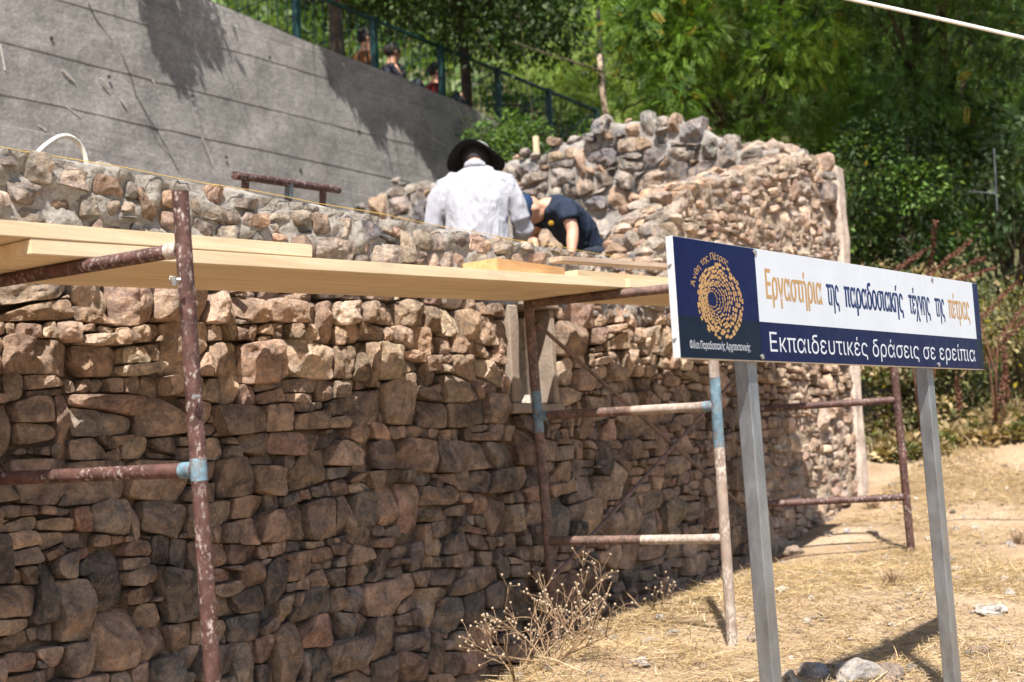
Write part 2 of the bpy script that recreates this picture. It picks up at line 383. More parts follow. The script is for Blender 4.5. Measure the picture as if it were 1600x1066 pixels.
def courses(u0, u1, v0, v1, mean_h, keep, gap, extra, split, seed, wave=.50, wide=(.8, 1.95)):
    """rough courses of broken stone: wavy beds, slanting joints, tall stones bridging two courses, chinks in the corners"""
    rg = np.random.default_rng(seed); b = [v0]
    while b[-1] < v1: b.append(b[-1]+mean_h(b[-1])*float(np.clip(rg.lognormal(0, .32), .55, 1.75)))
    n = len(b)
    hh = [b[k+1]-b[k] for k in range(n-1)]
    def bed(k, x):
        k = min(max(k, 0), n-1); h = min(hh[max(0, k-1)], hh[min(k, n-2)])
        return b[k] + h*wave*(noise3(np.array([x*2.3, k*7.7, 1.0]), 3)+.55*noise3(np.array([x*6.1, k*5.1, 2.0]), 5)) + .05*float(noise3(np.array([x*.9, k*.35, 0.0]), 9))
    blocked = {k: [] for k in range(n+2)}; out = []
    def emit(pts):
        p = hull(pts)
        if len(p) < 3: return
        c = p.mean(0); ra = rg.normal(0, .045); p = c+(p-c) @ np.array([[math.cos(ra), math.sin(ra)], [-math.sin(ra), math.cos(ra)]])
        if not keep(c[0], c[1]): return
        if rg.random() < .55 and len(p) > 3:                          # a broken-off corner, sometimes wedged with a chip
            q = int(rg.integers(len(p))); a, m_, d = p[q-1], p[q], p[(q+1) % len(p)]; f1, f2 = rg.uniform(.2, .62, 2); x1, x2 = m_+(a-m_)*f1, m_+(d-m_)*f2
            if rg.random() < .6: out.append(np.array([x1, m_, x2]))
            p = np.concatenate([p[:q], [x1, x2], p[q+1:]])
        out.append(p)
    for k in range(n-1):
        x = u0-rg.uniform(0, .2); prev = None
        while x < u1:
            blk = [q for q in blocked[k] if q[0] <= x+.012 < q[1]]
            if blk: x = blk[0][1]; prev = None; continue
            h = max(.02, float(bed(k+1, x)-bed(k, x))); w = float(np.clip(h*rg.uniform(*wide), .035, .34)); nx = x+w
            nb = [q[0] for q in blocked[k] if q[0] > x]
            if nb and nx > min(nb)-.035: nx = min(nb)
            tall = k+2 < n and h < .15 and not any(q[0] < nx+.02 and q[1] > x-.02 for q in blocked[k+1]) and rg.random() < .09
            top = k+2 if tall else k+1
            if tall: blocked[k+1].append((x, nx))
            sl = float(np.clip(rg.normal(0, .21), -.5, .5))*h if not (nb and nx == min(nb)) and not tall else 0.0
            s0 = prev if prev is not None else 0.0; prev = sl
            j = lambda a: float(rg.normal(0, a*h))
            B_ = [(x-s0/2, bed(k, x)), (x+(nx-x)*rg.uniform(.3, .7), bed(k, .5*(x+nx))+j(.04)), (nx-sl/2, bed(k, nx))]
            T_ = [(nx+sl/2, bed(top, nx)), (x+(nx-x)*rg.uniform(.25, .75), bed(top, .5*(x+nx))+j(.07)), (x+s0/2, bed(top, x))]
            sp_ = split(.5*(x+nx), b[k])
            if not tall and h > .07 and rg.random() < sp_:
                f0, f1 = np.clip(rg.uniform(.3, .7)+rg.normal(0, .1, 2), .22, .78); a_ = np.array(B_[0])*(1-f0)+np.array(T_[2])*f0; c_ = np.array(B_[2])*(1-f1)+np.array(T_[0])*f1
                if (nx-x) > 1.3*h and rg.random() < .5: m1 = .5*(a_+c_)+np.array([rg.normal(0, .1*w), 0]); tm = .5*(np.array(T_[0])+np.array(T_[2])); emit(B_+[c_, a_]); emit([a_, m1, tm, T_[2]]); emit([m1, c_, T_[0], tm])
                else: emit(B_+[c_, a_]); emit([a_, c_]+T_)
            else: emit(B_+T_)
            x = nx
    P = []; R = []; C_ = []
    for p in out:
        c = p.mean(0); r = math.sqrt(max(1e-8, area(p)))*.5; q = inset(p, gap(c, r)/2)
        if q is not None:
            for a, n_ in extra(c, r):
                q = clip(q, np.array(a), np.array(n_))
                if len(q) < 3: q = None; break
        P.append(c); R.append(r); C_.append(q)
    return np.array(P), np.array(R), C_
def area(p): x, y = p[:, 0], p[:, 1]; return .5*abs(np.dot(x, np.roll(y, -1))-np.dot(y, np.roll(x, -1)))
def stone_shape(poly, prot, depth, rg, K, rings, bulge, rough):
    """one dressed-by-hammer stone over its outline: returns (u,v,w) points and faces"""
    p = poly
    c = p.mean(0)
    for q in (.09, .25):                                             # wear the corners a little
        p = np.stack([p*(1-q)+np.roll(p, -1, 0)*q, p*q+np.roll(p, -1, 0)*(1-q)], 1).reshape(-1, 2)
    seg = np.linalg.norm(np.roll(p, -1, 0)-p, axis=1); cum = np.concatenate([[0], np.cumsum(seg)])
    pc = np.vstack([p, p[:1]]); s = np.linspace(0, cum[-1], K, endpoint=False)
    o = np.stack([np.interp(s, cum, pc[:, 0]), np.interp(s, cum, pc[:, 1])], 1)
    size = math.sqrt(area(poly)); sd = int(rg.integers(0, 9999))
    o = c + (o-c)*(1 + .06*fbm(np.concatenate([o/size*2.6, np.full((K, 1), sd*.37)], 1), 3, 3))[:, None]
    prof = [(1.0, None), (1.0, -.14), (.965, .0)] + [(t, 0.0) for t in np.linspace(.80, .24, rings-3)]
    planes = []
    for k in range(int(rg.integers(3, 7))):
        th = rg.uniform(0, 2*math.pi); sl = rg.uniform(.12, .8)
        planes.append((np.array([math.cos(th), math.sin(th)])*sl, rg.uniform(-.02, .26)*size*.55))
    tilt = rg.normal(0, .11, 2)
    Vs = []
    for t, dz in prof:
        q = c + (o-c)*t
        if dz is None: w = np.full(K, -depth)
        else:
            w = bulge*size*(1-t*t) + (q-c) @ tilt
            for n, d in planes: w = np.minimum(w, bulge*size*.9 + d - (q-c) @ n)
            w = prot + w + dz*size*.16 + rough*size*(fbm(np.concatenate([q/size*3.1, np.full((K, 1), sd*.61)], 1), 3, 11) + .9*(.45-np.abs(fbm(np.concatenate([q/size*1.7, np.full((K, 1), sd*.23)], 1), 2, 13))))
        Vs.append(np.concatenate([q, w[:, None]], 1))
    w = bulge*size
    for n, d in planes: w = min(w, bulge*size*.9+d)
    Vs.append(np.array([[c[0], c[1], prot + w]]))
    Vv = np.concatenate(Vs); n = len(prof)
    Fc = [(i*K+k, i*K+(k+1) % K, (i+1)*K+(k+1) % K, (i+1)*K+k) for i in range(n-1) for k in range(K)]
    Fc += [((n-1)*K+k, (n-1)*K+(k+1) % K, n*K) for k in range(K)]
    return Vv, Fc
def lay_stones(root, P, R, polys, style, to_world, seed, name='stone', limit=300):
    """the largest 300 as parts of their own, the rest as one part"""
    rg = np.random.default_rng(seed); items = []
    for p, r, poly in zip(P, R, polys):
        if poly is None or area(poly) < .00022: continue
        st = style(p, r, rg); x, y, z = px_of(to_world(np.array([[p[0], p[1], 0]]))[0])
        vis = area(poly)*(F_PX/z)**2 if (-60 < x < 1660 and y < 1130) else 0
        items.append((vis, p, r, poly, st))
    items.sort(key=lambda t: -t[0]); rest = MB(); rest_c = []
    for k, (vis, p, r, poly, st) in enumerate(items):
        K, rings = (42, 13) if vis > 1600 else ((28, 10) if vis > 500 else (14, 6))
        Vv, Fc = stone_shape(poly, st['prot'], st['depth'], rg, K, rings, st['bulge'], st['rough'])
        W = to_world(Vv); col = np.array(st['col']); col = (col*.84+col.mean()*.16*np.array((1.06, .99, .95)))*rg.uniform(.68, 1.38)*rg.normal(1, .02, 3)
        if k < limit and vis > 0:
            mesh_obj(name, W, Fc, M['stone'], root, loc=W.mean(0), smooth=math.radians(24), col=col)
        else: rest.add(W, Fc); rest_c.append(np.repeat(col[None], len(W), 0))
    if rest_c:
        tag(rest.build('small_stones', M['stone'], root, smooth=math.radians(24), col=np.concatenate(rest_c)), kind='stuff')
    return len(items)

# ---- front wall of the ruin: face in the plane Y = YW
YW = 3.80
TOPX = [0.8, 6.80, 6.95, 7.08, 7.33, 7.9, 8.3, 8.9, 9.36, 9.62, 9.90]; TOPZ = [2.725, 2.715, 2.86, 3.02, 3.25, 3.40, 3.52, 3.66, 3.79, 3.80, 3.78]
BOTX = [0.8, 4.5, 6.4, 7.8, 8.5, 9.95]; BOTZ = [.15, .35, .60, .70, .80, 1.05]
ftop = lambda x: np.interp(x, TOPX, TOPZ); fbot = lambda x: np.interp(x, BOTX, BOTZ)
WIN = (5.40, 5.69, 1.895, 2.385)       # clear opening
WINO = (5.325, 5.735, 1.845, 2.445)      # with its surround
FX0, FX1 = 0.9, 9.79
def front_zone(x, z):
    """0 dry courses, 1 dusty upper courses, 2 fresh mortared band, 3 old pink rubble"""
    x = np.asarray(x, float); z = np.asarray(z, float)
    lim = 2.0 + .05*np.sin(x*3.1) + .03*np.sin(x*7.3)
    t = np.where(z < lim, 0, np.where(z < 2.37, 1, 2))
    t = np.where((x > 6.75) & (z > 2.37), 3, t); t = np.where((x > 8.3+.3*np.sin(z*4)), 3, t)
    t = np.where((x > 6.0) & (z > lim) & (z <= 2.37), 1, t)
    return t
def f_keep(u, v):
    if not (fbot(u) < v < ftop(u)-.012 and FX0 < u < FX1): return False
    return not (WINO[0] < u < WINO[1] and WINO[2] < v < WINO[3])
def f_gap(p, r):
    z = int(front_zone(p[0], p[1])); return {0: .006, 1: .008, 2: .015, 3: .012}[z] + 0
def f_extra(p, r):
    out = [((p[0], float(ftop(p[0]))+(.02 if p[0] > 6.7 else .004)), (0, 1))]
    if WINO[2]-.2 < p[1] < WINO[3]+.2 and WINO[0]-.3 < p[0] < WINO[1]+.3:
        dx = max(WINO[0]-p[0], p[0]-WINO[1]); dz = max(WINO[2]-p[1], p[1]-WINO[3])
        if dx > dz: out.append(((WINO[0]-.006, 0), (1, 0)) if p[0] < WINO[0] else ((WINO[1]+.006, 0), (-1, 0)))
        else: out.append(((0, WINO[2]-.006), (0, 1)) if p[1] < WINO[2] else ((0, WINO[3]+.006), (0, -1)))
    if p[0] > FX1-.2: out.append(((FX1, 0), (1, 0)))
    return out
fP, fR, fC = courses(FX0, FX1, .12, 3.9, lambda z: .100 if z < 1.93 else (.105 if z < 2.3 else .095), f_keep, f_gap, f_extra, lambda x, z: .78 if x > 8.2 or (x > 6.8 and z > 2.4) else (.45 if x > 6 else .24), 2)
PAL = {0: [(.25, .175, .122), (.20, .152, .115), (.135, .118, .102), (.155, .128, .106), (.30, .198, .138), (.265, .165, .115), (.35, .245, .168), (.18, .142, .112), (.285, .21, .15)],
       1: [(.50, .36, .25), (.43, .295, .20), (.40, .275, .19), (.51, .39, .28), (.36, .25, .175)],
       2: [(.44, .36, .29), (.34, .285, .23), (.42, .275, .19), (.47, .31, .20), (.18, .175, .175), (.40, .28, .205), (.42, .34, .26), (.36, .24, .16), (.38, .33, .28), (.30, .26, .23)],
       3: [(.47, .335, .24), (.42, .285, .20), (.38, .25, .18), (.45, .36, .29), (.36, .29, .24), (.50, .38, .28)]}
def f_style(p, r, rg):
    z = int(front_zone(p[0], p[1])); pal = PAL[z]; col = np.array(pal[rg.integers(len(pal))])
    if z == 0:
        col = col*1.22
        k = np.clip((p[1]-1.5)/.5, 0, 1)*.55; col = col*(1-k) + np.array((.36, .26, .185))*k     # dust washed down from above
        if p[0] > 6.4: col = col*.7 + np.array((.36, .26, .19))*.3
        return dict(prot=rg.normal(0, .014)+(.012 if r > .06 else -.008), depth=.11, bulge=.035, rough=.060, col=col)
    if z == 1: return dict(prot=rg.normal(.022, .018), depth=.12, bulge=.08, rough=.09, col=col)
    if z == 2: return dict(prot=rg.normal(.012, .009), depth=.07, bulge=.03, rough=.06, col=col)
    return dict(prot=rg.normal(.012, .014), depth=.08, bulge=.08, rough=.10, col=col)
front = thing('stone_wall', (5.4, YW, .6), 'long ruined rubble stone wall with mortared top behind the scaffold', 'wall')
fw = lambda q: np.stack([q[:, 0], YW - q[:, 2], q[:, 1]], 1)
nf = lay_stones(front, fP, fR, fC, f_style, fw, 21)

def core_sheet(us, nv, top, bot, depth_fn, back, to_w, name, mat_of, root, hole=None, seed=0, capn=8):
    """the wall's body behind its stones: face, broken top and back in one sheet, split by material"""
    rows = []
    for u in us:
        t, b = float(top(u)), float(bot(u)); vs = np.linspace(b, t, nv)
        col = [(u, v, None) for v in vs] + [(u, t+.015*math.sin(u*9+k), -back*k/capn) for k in range(1, capn+1)] + [(u, b, -back)]
        rows.append(col)
    n = len(rows[0]); A = np.array([[(u, v, 0 if w is None else w) for u, v, w in c] for c in rows]); front_mask = np.array([w is None for _, _, w in rows[0]])
    q = A.copy(); d = depth_fn(A[:, :, 0], A[:, :, 1]); A[:, front_mask, 2] = d[:, front_mask]
    nz = fbm(np.stack([q[..., 0]*7, q[..., 1]*7, q[..., 2]*7], -1), 4, seed)
    A[:, ~front_mask, 1] += (nz*.03)[:, ~front_mask]
    W = to_w(A.reshape(-1, 3)); faces = {}
    for i in range(len(us)-1):
        for j in range(n-1):
            cu = .5*(rows[i][j][0]+rows[i+1][j][0]); cv = .5*(A[i, j, 1]+A[i, j+1, 1])
            if hole and j < nv-1 and hole[0] < cu < hole[1] and hole[2] < cv < hole[3]: continue
            faces.setdefault(mat_of(cu, cv, j >= nv-1), []).append((i*n+j, (i+1)*n+j, (i+1)*n+j+1, i*n+j+1))
    for k, fc in faces.items():
        used = np.unique(np.array(fc)); mp = np.zeros(len(W), int); mp[used] = np.arange(len(used))
        mesh_obj(name[k], W[used], mp[np.array(fc)], M[k], root, smooth=9)
us = np.unique(np.concatenate([np.arange(FX0-.1, 9.80, .025), [WIN[0], WIN[1]]]))
def f_depth(u, v):
    z = front_zone(u, v); n = fbm(np.stack([u*14, v*14, u*0], -1), 4, 9); n2 = fbm(np.stack([u*5, v*5, u*0+4], -1), 3, 19)
    b = np.select([z == 0, z == 1, z == 2, z == 3], [-.068, -.070, -.008, -.009]); a = np.select([z <= 1, z >= 2], [.018, .022])
    return b + a*n + .008*n2
core_sheet(us, 110, lambda x: ftop(x)-.005, fbot, f_depth, .40, fw, {'earth': 'earth_core', 'mortar': 'mortar'}, lambda u, v, cap: 'mortar' if (cap or int(front_zone(u, v)) >= 2) else 'earth', front, WIN, 3)
# window: surround, reveals, dark inside
def rough_box(name, lo, hi, mat, root, amp=.006, scale=9, cuts=5, seed=0, bev=.006):
    o = MB().box(lo, hi).build(name, mat, root); bevelled(o, bev, 1); roughen(o, amp, scale, cuts, seed)
    o.data.polygons.foreach_set('use_smooth', np.ones(len(o.data.polygons), bool)); o.data.set_sharp_from_angle(angle=.6); return o
simple('cast_surround', (.25, .20, .16), .95, .1, 0, .22, 10, .5, 60)
simple('sunlit_pale', (.60, .53, .45), 1, .1, 0, .3, 30, 1.0, 40)  # pale colour for the painted patch of sunlight in the window
rough_box('window_jamb', (WINO[0], YW-.006, WIN[2]), (WIN[0], YW+.26, WIN[3]), M['cast_surround'], front, seed=1)
rough_box('window_jamb', (WIN[1], YW-.008, WIN[2]), (WINO[1], YW+.26, WIN[3]), M['cast_surround'], front, seed=2)
rough_box('lintel', (WINO[0]+.10, YW-.020, WIN[3]+.002), (WINO[1]+.02, YW+.27, WINO[3]), M['cast_surround'], front, seed=3)
rough_box('sill', (WINO[0]-.02, YW-.020, WINO[2]), (WINO[1]+.03, YW+.27, WIN[2]-.002), M['cast_surround'], front, seed=4)
rough_box('sunlit_patch', (WIN[1]-.022, YW+.14, WIN[2]+.0), (WIN[1]-.001, YW+.27, WIN[3]-.03), M['sunlit_pale'], front, .009, 26, 7, 6)  # thin pale strip that paints the sunlit patch on the reveal
MB().box((WINO[0]-.05, YW+.28, WINO[2]-.05), (WINO[1]+.05, YW+.30, WINO[3]+.05)).build('window_back', M['earth'], front)
# rendered corner at the far end
simple('corner_plaster', (.40, .325, .27), 1, .1, 0, .45, 7, .9, 24)
o = rough_box('corner_render', (9.755, YW-.040, 1.05), (9.93, YW+.5, 3.77), M['corner_plaster'], front, .014, 7, 18, 8, .02)

front['kind'] = 'thing'
# ---- cross wall at the far end, face in the plane X = XE looking back along the ruin
XE = 9.50
CY = [3.70, 4.35, 4.55, 5.02, 5.57, 6.2, 6.8, 7.44, 8.07, 8.5, 9.0]; CZ = [3.90, 3.93, 4.03, 4.40, 4.41, 4.36, 4.25, 4.24, 4.26, 4.14, 4.02]
ctop = lambda u: np.interp(-u, CY, CZ) + .03*np.sin(u*5.3) + .02*np.sin(u*13)
cP, cR, cC = courses(-8.95, -3.95, 2.0, 4.5, lambda z: .165, lambda u, v: v < ctop(u)-.02, lambda p, r: .020, lambda p, r: [((0, float(ctop(p[0]))+.05), (0, 1))], lambda x, z: .22, 3)
CPAL = [(.20, .20, .205), (.155, .155, .162), (.19, .185, .185), (.13, .132, .14), (.25, .23, .21), (.31, .235, .18), (.39, .27, .185), (.42, .30, .21), (.22, .18, .15), (.36, .33, .30), (.28, .25, .23)]
def c_style(p, r, rg): return dict(prot=rg.normal(.016, .016), depth=.10, bulge=.06, rough=.08, col=CPAL[rg.integers(len(CPAL))])
cross = thing('ruined_cross_wall', (XE, 6.4, 2.05), 'tall broken cross wall of grey and brown stones behind the two workers', 'wall')
cw = lambda q: np.stack([XE - q[:, 2], -q[:, 0], q[:, 1]], 1)
nc = lay_stones(cross, cP, cR, cC, c_style, cw, 31)
core_sheet(np.arange(-9.0, -3.9, .04), 60, lambda u: ctop(u)-.03, lambda u: 1.95, lambda u, v: -.032+.018*fbm(np.stack([u*12, v*12, u*0], -1), 4, 29), .5, cw, {'mortar_old': 'mortar'}, lambda u, v, cap: 'mortar_old', cross, None, 5)
cross['kind'] = 'thing'
def rock(name, c, size, mat, parent, seed, flat=1.0, col=(.3, .25, .2), sub=3):
    bm = bmesh.new(); bmesh.ops.create_icosphere(bm, subdivisions=sub, radius=1.0)
    P = np.array([v.co[:] for v in bm.verts]); Fc = [[v.index for v in f.verts] for f in bm.faces]; bm.free()
    rg = np.random.default_rng(seed)
    for k in range(9):
        n = rg.normal(size=3); n /= np.linalg.norm(n); d = rg.uniform(.55, .9); e = P @ n - d; P = P - np.where(e > 0, e, 0)[:, None]*n*.9
    P = P*(1+.13*fbm(P*2.2+seed, 3, seed))[:, None]
    P = P*np.array(size)*np.array([1, 1, flat]); a = rg.uniform(0, 6.28); ca, sa = math.cos(a), math.sin(a)
    P = P @ np.array([[ca, sa, 0], [-sa, ca, 0], [0, 0, 1]])
    return mesh_obj(name, P+np.array(c), Fc, mat, parent, loc=c, smooth=.6, col=np.array(col))
# loose capping stones along the broken tops
for k in range(34):
    y = 4.0 + 4.7*(k+.5)/34 + rng.normal(0, .04); s = rng.uniform(.04, .085)
    rock('cap_stone', (XE+rng.uniform(.0, .25), y, float(ctop(-y))+rng.uniform(-.02, .035)), (s*.9, s*1.15, s*.7), M['stone'], cross, 100+k, 1, CPAL[rng.integers(len(CPAL))])
for k in range(3): rock('cap_stone', (9.54+.08*k, 4.05+.17*k, float(ctop(-(4.05+.17*k)))+.005), (.085, .11, .08), M['stone'], cross, 170+k, 1, (.46, .36, .28))
for k in range(26):
    x = 6.8 + 2.7*(k+.5)/26; s = rng.uniform(.05, .10)
    rock('cap_stone', (x, YW+rng.uniform(.05, .35), float(ftop(x))+rng.uniform(-.03, .015)), (s*1.2, s, s*.6), M['stone'], front, 200+k, 1, PAL[3][rng.integers(6)], 2)

for k in range(95):
    x = rng.uniform(6.84, 7.9); s = rng.uniform(.05, .10)
    rock('cap_stone', (x, YW+rng.uniform(.04, .38), float(ftop(x))+rng.uniform(-.05, .0)), (s*1.2, s, s*.75), M['stone'], front, 500+k, 1, PAL[2][rng.integers(10)], 2)

# ---- board-marked concrete retaining wall, plane Y = 9
RX = [1, 8.18, 9.43, 10.58, 12.03, 12.75, 13.1]; RZ = [6.35, 6.0, 5.9, 5.85, 5.74, 5.62, 5.3]
ret = thing('retaining_wall', (8, 9.0, 2.05), 'tall grey board-marked concrete retaining wall under the green railing', 'wall')
ret['kind'] = 'thing'
bands = []; z = 1.9; k = 0
while z < 6.5:
    h = rng.uniform(.20, .26); bands.append((z, z+h)); z += h
xs = np.concatenate([np.arange(.5, 13.05, .11), [13.1]]); Vv = []; Fc = []
prof_u = []
for b0, b1 in bands: o_ = rng.uniform(-.0035, .0035); prof_u += [(b0+.004, o_), (b0+.010, o_), (.5*(b0+b1), o_), (b1-.010, o_), (b1-.004, o_), (b1, o_ + (rng.uniform(-.007, -.002) if rng.random() < .38 else 0))]
prof_u = np.array(prof_u)
for x in xs:
    t = np.interp(x, RX, RZ)
    zz = np.minimum(prof_u[:, 0], t); tilt = .05*(x-8)*0
    jn = -.03*math.exp(-((x-7.55-(0))/.03)**2)
    n = fbm(np.stack([np.full(len(zz), x*2.2), zz*2.2, zz*0], 1), 4, 33)*.016
    col = [(x, 9.0 - o2 - q - jn, v) for v, o2, q in zip(zz, prof_u[:, 1], n)] + [(x, 9.06, t+.015+.01*math.sin(x*7)), (x, 9.16, t+.01), (x, 9.24, t-.08), (x, 9.24, 1.9)]
    Vv += col
n = len(prof_u)+4
for i in range(len(xs)-1): Fc += [(i*n+j, (i+1)*n+j, (i+1)*n+j+1, i*n+j+1) for j in range(n-1)]
e = (len(xs)-1)*n; Fc.append(tuple(e+j for j in range(n)))
mesh_obj('concrete_face', Vv, Fc, M['concrete'], ret, smooth=.5)
simple('chalk', (.46, .44, .42), 1, .05, 0, .3, 60)
for x0, y0, x1, y1 in ((97, 110, 117, 128), (157, 122, 170, 137), (102, 166, 125, 183), (189, 156, 198, 168), (238, 125, 243, 134), (315, 213, 333, 258), (60, 196, 72, 205), (0, 70, 8, 110)):
    MB().beam(aY(x0, y0, 8.99), aY(x1, y1, 8.99), .006, .016, up=(0, 1, 0)).build('chalk_mark', M['chalk'], ret)
for x0, y0 in ((353, 246), (469, 266), (300, 150), (170, 120), (560, 205), (80, 60), (420, 90)):
    p_ = aY(x0, y0, 8.995); MB().tube([p_, p_-np.array([0, .012, 0])], [.016, .014], 10).build('tie_hole', M['dark_iron'], ret)
crk = [aY(x, y, 8.99) for x, y in ((138, 5), (150, 30), (172, 60), (190, 85), (205, 120), (213, 150), (228, 175), (245, 205), (262, 235), (279, 268))]
cr_ = MB()
for a_, b_ in zip(crk[:-1], crk[1:]): cr_.beam(a_, b_, .006, .004, up=(0, 1, 0))
tag(cr_.build('crack', M['dark_iron'], ret), kind='stuff')

# ------------------------------------------------------------------ scaffold frames
def frame(label, ot, ob, it, ib, bars, mats, blue=True, rr=.0242):
    """outer post ot-ob, inner post it-ib; bars = heights as share of the post from the foot"""
    ot, ob, it, ib = (np.array(p, float) for p in (ot, ob, it, ib))
    t = thing('scaffold_trestle', ob, label, 'scaffold', 'scaffold frames standing in front of the wall')
    at = lambda a, b, z: a + (b-a)*(z-a[2])/(b[2]-a[2])
    po = MB().tube([ob, .5*(ob+ot), ot], rr, 18).build('post', M[mats[0]], t, SM)
    MB().tube([ot+(ob-ot)*.0005, ot+(ot-ob)*.0006], rr*.82, 16).build('post_bore', M['dark_iron'], po)
    MB().tube([ib, .5*(ib+it), it], rr, 18).build('post', M[mats[1]], t, SM)
    for zo, zi, mt in bars:
        a = at(ob, ot, zo); b = at(ib, it, zi); d = (b-a)/np.linalg.norm(b-a); L = np.linalg.norm(b-a); q = L*.45
        mid = a + d*q
        bar = MB().tube([a+d*.015, a+d*.05, a+d*.10, mid], [rr*.96, rr*.96, rr*.9, rr*.9], 16, True, [1.0, 1.0, 1, 1]).build('crossbar', M[mt[0]], t, SM)
        MB().tube([mid, b-d*.10, b-d*.05, b-d*.015], [rr*.9, rr*.9, rr*.96, rr*.96], 16).build('crossbar_end', M[mt[1]], bar, SM)
        for e, o_, i_ in ((a, 1, mt[2]), (b, -1, mt[3])):
            if i_: MB().tube([e+o_*d*.018, e+o_*d*.06], [rr*1.03, rr*1.0], 16).build('weld_collar', M[i_], bar, SM)
    return t
RR1 = .0225
f1 = frame('reddish scaffold frame with paint-spattered post, nearest one carrying the planks', (2.351, 2.735, 2.375), (2.50, 2.80, .25), (2.28, 3.66, 2.40), (2.42, 3.68, .30),
      [(2.219, 2.225, ('red_tube', 'red_tube', 'dusty_tube', None)), (1.628, 1.64, ('red_tube', 'red_tube', 'blue_tube', None)), (.80, .81, ('red_tube',)*2+(None, None))], ('red_tube', 'red_tube'), rr=RR1)
cl = MB(); p0 = aD(283, 437, 3.5)
cl.tube([p0, aD(268, 438, 3.5)], .005, 8); cl.tube([aD(270, 432, 3.49), aD(273, 447, 3.49)], [.009, .006], 8); cl.tube([aD(266, 437, 3.5), aD(272, 437, 3.5)], .010, 6)
cl.build('wing_bolt', M['bolt_metal'], f1, SM)
c2 = MB(); c2.tube([aD(310, 620, 3.52), aD(302, 621, 3.5)], .006, 8); c2.build('pin', M['bolt_metal'], f1, SM)
f2 = frame('dusty scaffold frame with light blue paint bands and three crossbars', (5.28, 2.665, 2.50), (5.425, 2.745, .70), (5.26, 3.63, 2.45), (5.38, 3.66, .72),
      [(2.343, 2.365, ('dark_tube', 'dark_tube', None, None)), (1.802, 1.82, ('dusty_tube', 'dark_tube', 'blue_tube', 'blue_tube')), (1.211, 1.215, ('dusty_tube', 'dark_tube', None, None))], ('dusty_tube', 'dark_tube'))
def band(t, top, foot, z0, z1, r=.0247):
    top, foot = np.array(top), np.array(foot); q = lambda z: foot+(top-foot)*(z-foot[2])/(top[2]-foot[2]); MB().tube([q(z0), q(z1)], r, 18).build('paint_band', M['blue_tube'], t, SM)
band(f2, (5.28, 2.665, 2.50), (5.425, 2.745, .70), 1.62, 1.93); band(f2, (5.26, 3.63, 2.45), (5.38, 3.66, .72), 1.74, 1.94)
band(f1, (2.351, 2.735, 2.375), (2.50, 2.80, .25), 1.60, 1.66, RR1+.0005)
f3 = frame('plain red-brown scaffold frame beside the dry grass slope', (7.94, 2.80, 2.55), (8.055, 2.82, .88), (7.62, 3.66, 2.55), (7.70, 3.70, .80),
      [(2.40, 2.41, ('red_tube', 'red_tube', None, None)), (1.853, 1.85, ('red_tube', 'red_tube', None, None)), (1.259, 1.255, ('red_tube', 'red_tube', None, None))], ('red_tube', 'red_tube'))
def brace(a, b, mat, label):
    o = MB().tube([a, np.array(a)*.97+np.array(b)*.03, np.array(b)*.97+np.array(a)*.03, b], [.013, .010, .010, .013], 12).build('scaffold_brace', M[mat], None, SM, loc=b)
    tag(o, label, 'scaffold brace', 'diagonal scaffold braces')
brace(aY(838, 505, 3.60), aY(1172, 802, 3.62), 'dark_tube', 'thin rusty diagonal brace running down from the window to the far frame')
brace(aY(862, 905, 3.58), aY(1150, 590, 3.60), 'dark_tube', 'thin rusty diagonal brace rising away from the dusty frame')

# ------------------------------------------------------------------ planks
def zb(x): return 2.219+.0242 + (x-2.37)*.0463 + .001
def plank(x0, x1, y0, y1, th, lift, label, mat='pine', skew=0.0, group='pine planks on the scaffold', slope=None):
    z0, z1 = zb(x0)+lift, zb(x1)+lift
    if slope is not None: z1 = z0 + slope
    n = max(2, int((x1-x0)/.25)); V = []
    for i in range(n+1):
        t = i/n; x = x0+(x1-x0)*t; z = z0+(z1-z0)*t - .006*math.sin(math.pi*t)*0; dy = skew*t
        V += [(x, y0+dy, z), (x, y1+dy, z), (x, y1+dy, z+th), (x, y0+dy, z+th)]
    Fc = [(i*4+k, (i+1)*4+k, (i+1)*4+(k+1) % 4, i*4+(k+1) % 4) for i in range(n) for k in range(4)] + [(0, 1, 2, 3), (n*4+3, n*4+2, n*4+1, n*4)]
    o = mesh_obj('plank', V, Fc, M[mat], None, loc=((x0+x1)/2, (y0+y1)/2, z0))
    bm = bmesh.new(); bm.from_mesh(o.data); bmesh.ops.recalc_face_normals(bm, faces=list(bm.faces))
    ed = [e for e in bm.edges if len(e.link_faces) == 2 and e.calc_face_angle(0) > .8]
    bmesh.ops.bevel(bm, geom=ed, offset=.003, segments=2, affect='EDGES'); bm.to_mesh(o.data); bm.free()
    return tag(o, label, 'plank', group)
plank(2.14, 5.30, 3.10, 3.385, .043, 0, 'wide pine plank along the outer edge of the scaffold deck, its near end showing')
plank(1.30, 5.05, 3.392, 3.655, .042, .0, 'wide pine plank on the wall side of the scaffold deck, running out of frame')
plank(1.20, 3.235, 3.095, 3.40, .044, .045, 'pine plank stacked on top of the deck beside the spattered post', skew=.01)
plank(5.31, 8.20, 3.085, 3.38, .043, .000, 'pine deck plank passing behind the sign, farther from the spattered post')
plank(5.06, 8.22, 3.392, 3.655, .042, .002, 'pine deck plank on the wall side behind the sign')
plank(4.36, 5.02, 3.15, 3.33, .058, .046, 'short orange-brown timber offcut lying on the deck below the bending man', 'old_pine', .10)
plank(4.80, 5.85, 3.12, 3.19, .024, .106, 'slim weathered grey batten lying on the deck beside the sign', 'grey_stick', -.05)
plank(5.08, 6.6, 3.22, 3.36, .045, .048, 'pale pine board on the deck partly hidden by the sign edge', 'pine', .05)
